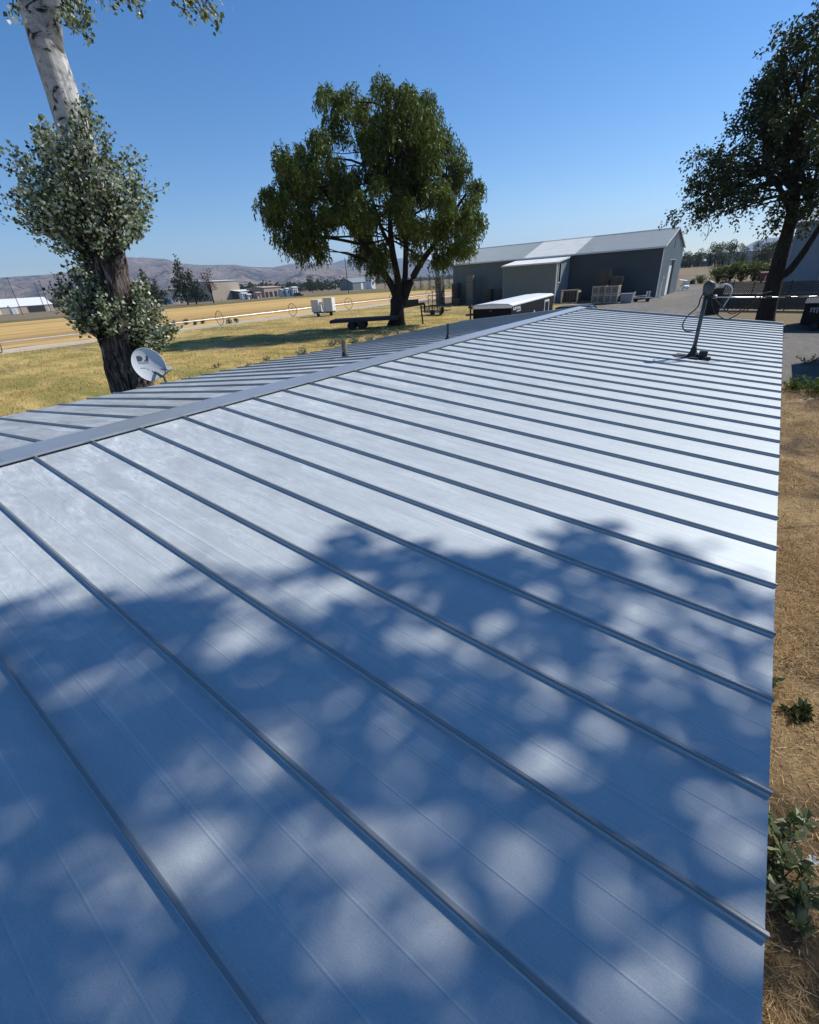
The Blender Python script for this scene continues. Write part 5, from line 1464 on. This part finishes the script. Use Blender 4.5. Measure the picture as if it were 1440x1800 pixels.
for i, (x0, x1, yb, h, mt, lb) in enumerate(((422, 431, 521.5, 3.2, 'white', 'white camper with open side left of the block shop'), (448, 456, 519.5, 3.0, 'pinkish', 'rusty tinted container left of the block shop'), (494, 500, 516.0, 3.6, 'offwhite', 'pale trailer box directly right of the block shop'),
                                        (502, 512, 515.2, 4.0, 'white', 'taller white camper near the passing car'), (514, 522, 514.2, 4.4, 'white', 'white camper just behind the passing car'), (432, 438, 520.8, 2.4, 'white', 'low white van beside the dark store'))):
    building('roadside_camper', lb, 'camper', *fx(x0, x1, 290), 3.0, h, .3, mt, mt, (('window', .15, .35, h * .45, h * .75, 'glass'), ('door', .55, .72, .3, h * .8, 'dark_steel')))['group'] = 'vehicles and boxes along the far road'
building('grey_block', 'large grey block building among the trees at right horizon', 'building', fb(1278, 430), fb(1324, 430), 60, 7.6, .6, 'grey_wall', 'grey_wall')
building('grey_annex', 'lower lighter grey block left of the large grey building', 'building', fb(1258, 415), fb(1279, 415), 40, 5.8, .4, 'tarp', 'tarp')
building('low_sheds', 'low pale shed row half hidden by trees at right horizon', 'shed', fb(1224, 430), fb(1245, 430), 20, 3.2, 1.2, 'tarp', 'offwhite')

# ---------------------------------------------------------------- power poles
def pole(base, h, label, arm=True, rz=0.0):
    t = thing('power_pole', label, 'power pole', tuple(base), rz, 'power poles across the plain')
    mb = MB(); mb.tube([(0, 0, 0), (0, 0, h)], [.22, .14], 8); mb.build('post', M['pole'], t)
    if arm:
        mb = MB(); mb.bar((-1.6, 0, h - .9), (1.6, 0, h - .9), .14, .18); ar = mb.build('crossarm', M['pole'], t)
        for x in (-1.4, -.5, .5, 1.4):
            mb = MB(); mb.tube([(x, 0, h - .8), (x, 0, h - .45)], .06, 6); mb.build('insulator', M['tarp'], ar)
    return t
pole(gp(40, 553), 19.5, 'tall leaning looking power pole in front of the white warehouse', True, R(60))
pole(gp(81, 548), 18.5, 'plain power pole second from left at the warehouse end', False)
pole(gp(90, 547.5), 19.5, 'crossarmed power pole just left of the poplar foliage', True, R(60))
pole(gp(613, 515), 16.5, 'lone power pole left of the willow beyond the field', False)
pole(gp(411, 524), 14.0, 'thin power pole before the tan hall', False)

# field fence posts at the far side of the field
ff = thing('wire_fence', 'thin post and wire fence along the far field edge', 'fence', (0, 0, 0))
fps = [gp(x, y) for x, y in ((232, 541), (262, 538.5), (292, 536), (310, 534.8), (330, 533.5), (352, 532), (371, 531), (390, 529.6), (408, 528), (430, 526), (445, 525), (470, 523), (490, 522))]
mb = MB(); mb.tube([(0, 0, 0), (0, 0, 1.5)], .09, 6); fpm = mb.mesh('post', M['pole'])
for p in fps: link('post', fpm, ff, tuple(p))
for z in (.6, 1.3):
    mb = MB(); mb.tube([p + Vector((0, 0, z)) for p in fps], .012, 4); mb.build('wire', M['zinc'], ff)

# ---------------------------------------------------------------- far trees and bushes
def far_tree(name, label, base, w, h, mat, n=900, trunk_h=0.25, kind='round', group='trees across the plain', leaf=None):
    base = Vector(base)
    t = thing(name, label, 'tree' if 'bush' not in name else 'bush', tuple(base), 0, group)
    mb = MB()
    top = h * (0.96 if kind in ('pine', 'bare') else 0.6)
    mb.tube([(0, 0, -.1), (0, 0, h * .3), (0, 0, top)], [max(.08, w * .035), max(.06, w * .026), .03], 7)
    lobes = []
    if kind == 'pine':
        for k_ in range(16):
            f = k_ / 15; z = h * (trunk_h + (1 - trunk_h) * f); rr = w * .5 * (1 - f) ** .8 * random.uniform(.75, 1.15) + w * .05
            for q in range(3):
                a = random.uniform(0, 6.28)
                lobes.append(((rr * .55 * math.cos(a), rr * .55 * math.sin(a), z), (rr * .55, rr * .55, h * .05)))
                mb.tube([(0, 0, z - .2), (rr * .8 * math.cos(a), rr * .8 * math.sin(a), z)], [w * .008 + .02, .015], 4)
    else:
        nl_ = 15
        for k_ in range(nl_):
            a = random.uniform(0, 6.28); f = random.random() ** .7
            z = h * (trunk_h + (1 - trunk_h) * random.uniform(.12, .92))
            wz = math.sqrt(max(.05, 1 - ((z / h - (.5 + trunk_h / 2)) / (.55)) ** 2))
            rr = w * random.uniform(.13, .24)
            c = (w * .36 * wz * f * math.cos(a), w * .36 * wz * f * math.sin(a), min(z, h - rr * .8))
            lobes.append((c, (rr, rr, rr * .85)))
            mb.tube(limb_path((0, 0, h * trunk_h * .9), c, 4, .05, .1), [w * .014 + .02, w * .012 + .015, w * .009 + .01, .03, .015], 4)
    mb.build('trunk', M['bark'], t)
    P, C0, kk = sample_lobes(lobes, n, .7)
    A = unit(P - C0) + rng.normal(size=P.shape) * .7
    if kind == 'pine': A[:, 2] += .3
    ls = leaf or w * (.075 if kind == 'pine' else .055)
    L_ = rng.uniform(.7, 1.4, n) * ls
    link('crown', np_mesh('crown', leaf_quads(P, A, L_, L_ * (.55 if kind == 'pine' else .7)), 4, M[mat]), t)
    return t
def ft(x, yb, yt, wpx_, D, *a, **k_):
    b = at(x, yb, D); b.z = 0
    m_ = mpp(b); return far_tree(*(a[:2]), tuple(b), wpx_ * m_, (yb - yt) * m_ * 1.12, *(a[2:]), **k_)
ft(268, 541, 489, 40, 255, 'pine_tree', 'ragged pine touching the poplar foliage at left', 'pine_leaf', 1500, .18, 'pine')
ft(284, 541, 503, 34, 262, 'pine_tree', 'shorter bushy pine right of the ragged pine', 'pine_leaf', 1300, .12, 'pine')
ft(331, 536, 472, 40, 262, 'pine_tree', 'tallest pine on the plain left of the tan hall', 'pine_leaf', 1900, .14, 'pine')
ft(346, 535, 487, 38, 258, 'pine_tree', 'second tall pine close to the right of the tallest', 'pine_leaf', 1500, .16, 'pine')
ft(376, 532, 484, 34, 255, 'russet_tree', 'thin half bare russet tree before the tan hall', 'dead_leaf', 520, .3, 'bare', leaf=.55)
ft(313, 531, 503, 9, 330, 'cypress_tree', 'small dark upright tree left of the tallest pine', 'pine_leaf', 400, .05, 'pine')
ft(550, 514.5, 488, 17, 400, 'juniper_tree', 'taller dark juniper of the pair left of the willow', 'pine_leaf', 1100, .12, 'round')
ft(566, 513.5, 491, 17, 410, 'juniper_tree', 'shorter dark juniper of the pair left of the willow', 'pine_leaf', 1100, .08, 'round')
far_specs = [(595, 504, 493, 14), (575, 506, 497, 10), (530, 509, 499, 16), (640, 500, 490, 12), (455, 512, 504, 13), (430, 515, 507, 15), (405, 516, 509, 12), (605, 503, 490, 10), (585, 504, 492, 9), (498, 509, 502, 12), (480, 510, 501, 10)]
far_specs.sort()
for i, (x, yb, yt, w_) in enumerate(far_specs):
    ft(x, yb, yt, w_, 620 + 25 * (i % 4), 'plain_tree', ORD[i] + ' small round tree from the left among the far buildings', 'far_leaf', 320, .1, 'round', group='small trees among the far buildings')
for i, (x, yt, w_) in enumerate(sorted(((768, 478, 15), (778, 480, 13), (790, 476, 14), (756, 483, 12), (740, 484, 12), (728, 481, 10), (802, 477, 12), (812, 480, 12)))):
    ft(x, 505, yt, w_, 210, 'windbreak_tree', ORD[i] + ' dark windbreak tree from the left beside the shed', 'far_leaf', 420, .06, 'pine', group='row of windbreak trees left of the shed')
rtr = [(1206, 444, 20), (1222, 446, 18), (1228, 440, 14), (1247, 437, 22), (1256, 431, 20), (1270, 433, 18), (1281, 431, 22), (1293, 435, 14), (1323, 432, 11), (1305, 441, 16), (1335, 436, 26), (1350, 434, 28), (1364, 432, 26), (1378, 428, 26), (1340, 441, 22), (1262, 440, 16), (1200, 447, 14), (1213, 450, 16)]
rtr.sort()
for i, (x, yt, w_) in enumerate(rtr):
    ft(x, 466, yt, w_ * 1.35, 390 - 12 * (i % 3) + (40 if x < 1260 else 0) - (60 if x > 1330 else 0), 'broadleaf_tree', ORD[i] + ' dark broadleaf tree from the left in the right horizon belt', 'far_leaf', 1500, .0, 'round', group='tree belt along the right horizon')
for i, (x, yb, yt, w_, lb) in enumerate(((1262, 491, 467, 22, 'leftmost green willow bush of the row beyond the drive'), (1283, 492, 464, 24, 'second green willow bush from the left beyond the drive'), (1303, 491, 462, 26, 'tallest green willow bush in the middle of the row beyond the drive'),
                                   (1325, 490, 463, 26, 'fourth green willow bush beyond the drive'), (1345, 488, 466, 22, 'yellowish rightmost willow bush next to the red implement'), (1232, 492, 480, 17, 'small sparse dry bush left of the willow row'), (1222, 478, 472, 9, 'tiny grey bush in the dry field'))):
    ft(x, yb, yt, w_ * 1.55 if i < 5 else w_, 113, 'willow_bush' if i < 5 else 'dry_bush', lb, 'bush_leaf' if i < 5 else 'weed_leaf', 1500 if i < 5 else 500, .0, 'round', group='bushes beyond the gravel drive', leaf=.24)
# shrubs along the pale strip
for i, (x, y, w_, h_, mt, lb) in enumerate(((328, 571, 13, 9, 'dead_leaf', 'russet weed clump left of the near wheel'), (357, 569, 8, 7, 'weed_leaf', 'small green weed left of the near wheel'), (404, 569, 15, 8, 'weed_leaf', 'broad green weed right of the near wheel'), (416, 567, 8, 6, 'weed_leaf', 'smaller green weed farther right of the near wheel'),
                                   (308, 573, 7, 5, 'weed_leaf', 'low green weed nearest the poplar foliage'), (344, 571, 6, 5, 'weed_leaf', 'tiny green weed between two larger ones'))):
    b = gp(x, y); m_ = mpp(b)
    far_tree('weed_bush', lb, tuple(b), w_ * m_, h_ * m_ * 1.1, mt, 260, 0, 'round', 'weeds along the irrigation line', leaf=.14)

# distant woods at the foot of the hills: nobody could count these
Pw = []
for (x0, x1, yb, hp, D0, D1, n_) in ((395, 640, 497, 8, 1500, 2600, 1500), (-200, 700, 506, 4, 2400, 3300, 1500), (640, 860, 492, 7, 1300, 2200, 700), (330, 460, 506, 8, 900, 1300, 300), (40, 330, 522, 4, 800, 1500, 600), (230, 470, 510, 6, 480, 760, 150), (420, 650, 505, 6, 520, 900, 170), (1195, 1450, 462, 8, 700, 1300, 500), (500, 640, 500, 6, 800, 1200, 260)):
    for _ in range(n_):
        D = random.uniform(D0, D1); x = random.uniform(x0, x1)
        p = at(x, 500, D); p.z = 0
        Pw.append((p.x, p.y, random.uniform(5, 12), random.uniform(5, 11)))
Pw = np.array(Pw)
nq = 34
cen = np.repeat(Pw, nq, axis=0)
d_ = unit(rng.normal(size=(len(cen), 3))) * rng.random((len(cen), 1)) ** .4
pp = np.stack([cen[:, 0] + d_[:, 0] * cen[:, 3] * .6, cen[:, 1] + d_[:, 1] * cen[:, 3] * .6, cen[:, 2] * (.55 + .5 * d_[:, 2])], 1)
woods = link('distant_woods', np_mesh('distant_woods', leaf_quads(pp, rng.normal(size=pp.shape), rng.uniform(2.0, 3.6, len(pp)), rng.uniform(1.6, 2.8, len(pp))), 4, M['far_leaf']))
tag(woods, kind='stuff')

# ---------------------------------------------------------------- grass and weeds
def blades(name, P, H_, Wb, mat, lean=0.5):
    n = len(P)
    a = rng.random(n) * 2 * np.pi
    side = np.stack([np.cos(a), np.sin(a), np.zeros(n)], 1)
    ln = rng.normal(size=(n, 3)) * lean; ln[:, 2] = 1.0
    ln = unit(ln)
    V = np.empty((n, 3, 3))
    V[:, 0] = P - side * Wb[:, None] / 2
    V[:, 1] = P + side * Wb[:, None] / 2
    V[:, 2] = P + ln * H_[:, None]
    o = link(name, np_mesh(name, V, 3, mat))
    return tag(o, kind='stuff')
def scatter(n, x0, x1, y0, y1, fn):
    P = np.stack([rng.uniform(x0, x1, n), rng.uniform(y0, y1, n), np.full(n, .012)], 1)
    keep = np.array([fn(x, y) for x, y in P[:, :2]]) > rng.random(n)
    return P[keep]
dens = lambda x, y: 0.35 + 0.9 * max(0, noise.fractal(Vector((x * .10, y * .22, 2)), 1, 2, 3) + .25)
P = scatter(90000, -42, -4.3, -2, 46, dens)
blades('lawn_grass', P, rng.uniform(.05, .15, len(P)), rng.uniform(.012, .03, len(P)), M['grass_blade'], .9)
P = scatter(42000, -30, -4.3, -2, 40, lambda x, y: max(0, noise.fractal(Vector((x * .22, y * .45, 8)), 1, 2, 4) * 1.6))
blades('green_grass', P, rng.uniform(.06, .17, len(P)), rng.uniform(.015, .035, len(P)), M['green_blade'], .7)
P = scatter(30000, -56, -20, 5, 72, lambda x, y: .5)
blades('far_lawn_grass', P, rng.uniform(.06, .20, len(P)), rng.uniform(.03, .07, len(P)), M['grass_blade'], .6)
dens2 = lambda x, y: 0.10 + 1.5 * max(0, noise.fractal(Vector((x * 1.1, y * .9, 5)), 1, 2, 3) + .2)
P = scatter(95000, 5.25, 7.8, .8, 20.5, dens2)
blades('straw_litter', P, rng.uniform(.05, .19, len(P)), rng.uniform(.004, .011, len(P)), M['straw'], 1.7)
P = scatter(60000, 5.3, 6.8, .8, 8, dens2)
blades('fine_straw', P, rng.uniform(.06, .16, len(P)), rng.uniform(.003, .007, len(P)), M['straw'], 2.6)

def weed(name, label, x, y, r_, h_, n, mat, leaf=(.05, .10), wl=.4, group='weeds round the house', up=.6, cat='weed'):
    t = thing(name, label, cat, (x, y, 0), 0, group)
    ns_ = max(4, n // 14)
    mb = MB(); P, A = [], []
    for _ in range(ns_):
        a = random.uniform(0, 6.28); q = r_ * math.sqrt(random.random())
        b = Vector((q * math.cos(a), q * math.sin(a), h_ * random.uniform(.45, 1.0) * (1 - .4 * q / r_)))
        pts_ = limb_path((b.x * .25, b.y * .25, 0), b, 4, .12, .15)
        mb.tube(pts_, [.006, .005, .004, .003, .002], 3, cap=False)
        for k_ in range(n // ns_):
            tt = random.uniform(.2, 1.0) * 4; i0 = min(3, int(tt)); p = pts_[i0].lerp(pts_[i0 + 1], tt - i0)
            P.append(tuple(p)); A.append((random.gauss(b.x * .5 / max(r_, .01), .7), random.gauss(b.y * .5 / max(r_, .01), .7), random.gauss(up, .5)))
    mb.build('stem', M[mat], t)
    P, A = np.array(P), np.array(A)
    L_ = rng.uniform(leaf[0], leaf[1], len(P))
    link('leaves', np_mesh('leaves', leaf_quads(P, A, L_, L_ * wl, .2), 4, M[mat]), t)
    return t
for (x, y, r_, h_, n, lb) in ((533, 622, .55, .85, 420, 'grey leaved tall weed left of the thick vent pipe'), (585, 602, .55, .6, 380, 'grey weed clump behind the thick vent pipe'), (600, 598, .6, .7, 420, 'grey weed clump just right of the thick vent pipe'), (625, 600, .7, .8, 520, 'large grey weed mound between the vent pipes'), (650, 594, .55, .7, 300, 'slender grey weed right of the large mound'),
                           (680, 586, .6, .9, 330, 'upright grey weed below the willow trunk'), (700, 583, .6, .7, 300, 'low grey weed at the roof edge below the willow'), (725, 580, .6, .6, 300, 'low pale weed farthest along the roof edge'), (440, 642, .35, .35, 200, 'dark low weed at the far eave'), (385, 640, .4, .4, 160, 'sparse low weed on the lawn near the far eave'), (470, 630, .25, .4, 140, 'thin weed in front of the willow shadow')):
    p = gp(x, y + 6)
    weed('grey_weed', lb, p.x, p.y, r_, h_, n, 'sage_leaf', (.06, .14), .35, 'grey weeds along the far eave')
for (x, y, r_, h_, n, lb, mt) in ((1393, 686, .45, .5, 320, 'small bright green weed against the near eave', 'green_weed'), (1428, 692, .75, .8, 700, 'large bright green weed at the edge of the square shadow', 'green_weed'), (1422, 640, .5, .45, 160, 'dry brownish weed on the gravel edge', 'weed_leaf')):
    p = gp(x, y)
    weed('green_weed', lb, p.x, p.y, r_, h_, n, mt, (.06, .13), .35, 'green weeds by the near eave')
for (x, y, r_, h_, n, lb) in ((5.56, 3.15, .2, .42, 110, 'broad leaved weed highest up along the near eave'), (5.58, 2.8, .24, .40, 190, 'broad leaved weed with white flower by the near eave'), (5.60, 2.55, .2, .34, 110, 'broad leaved weed half in tree shade by the near eave'), (5.50, 4.75, .10, .2, 30, 'small weed farther along the near eave')):
    weed('broadleaf_weed', lb, x, y, r_, h_, n, 'weed_leaf', (.06, .12), .45, 'broad leaved weeds by the near eave', .35)
t = thing('white_flower', 'single white flower among the broad leaved weeds by the eave', 'flower', tuple(gp(1396, 1552)))
mb = MB(); mb.tube([(0, 0, .05), (.02, .01, .3)], .006, 5); mb.build('stem', M['weed_leaf'], t)
for k_ in range(5):
    a = k_ * 1.257
    mb = MB(); mb.prism([(0.02, .01, .3), (.02 + (.028) * math.cos(a - .4), .01 + (.028) * math.sin(a - .4), .33), (.02 + (.034) * math.cos(a), .01 + (.034) * math.sin(a), .325), (.02 + (.028) * math.cos(a + .4), .01 + (.028) * math.sin(a + .4), .33)], (0, 0, .004)); mb.build('petal', M['white'], t)
p = gp(1398, 1262)
weed('dark_weed', 'dark dried leaf clump on the straw beside the eave', p.x, p.y, .14, .16, 70, 'elm_leaf', (.06, .11), .6, 'dried clumps on the straw', .2)

# ---------------------------------------------------------------- air
mb = MB(); mb.box((-13500, -13500, -8.0), (13500, 13500, 820.0))
hz = mb.build('haze', None)
tag(hz, kind='stuff')
hm = bpy.data.materials.new('pale_haze'); hm.use_nodes = True
ht = hm.node_tree; ht.nodes.clear()
ho = ht.nodes.new('ShaderNodeOutputMaterial'); hv = ht.nodes.new('ShaderNodeVolumePrincipled')
hv.inputs['Color'].default_value = (0.60, 0.76, 1.0, 1)
hv.inputs['Density'].default_value = 8.0e-5
hv.inputs['Anisotropy'].default_value = 0.2
ht.links.new(hv.outputs[0], ho.inputs['Volume'])
hz.data.materials.append(hm)
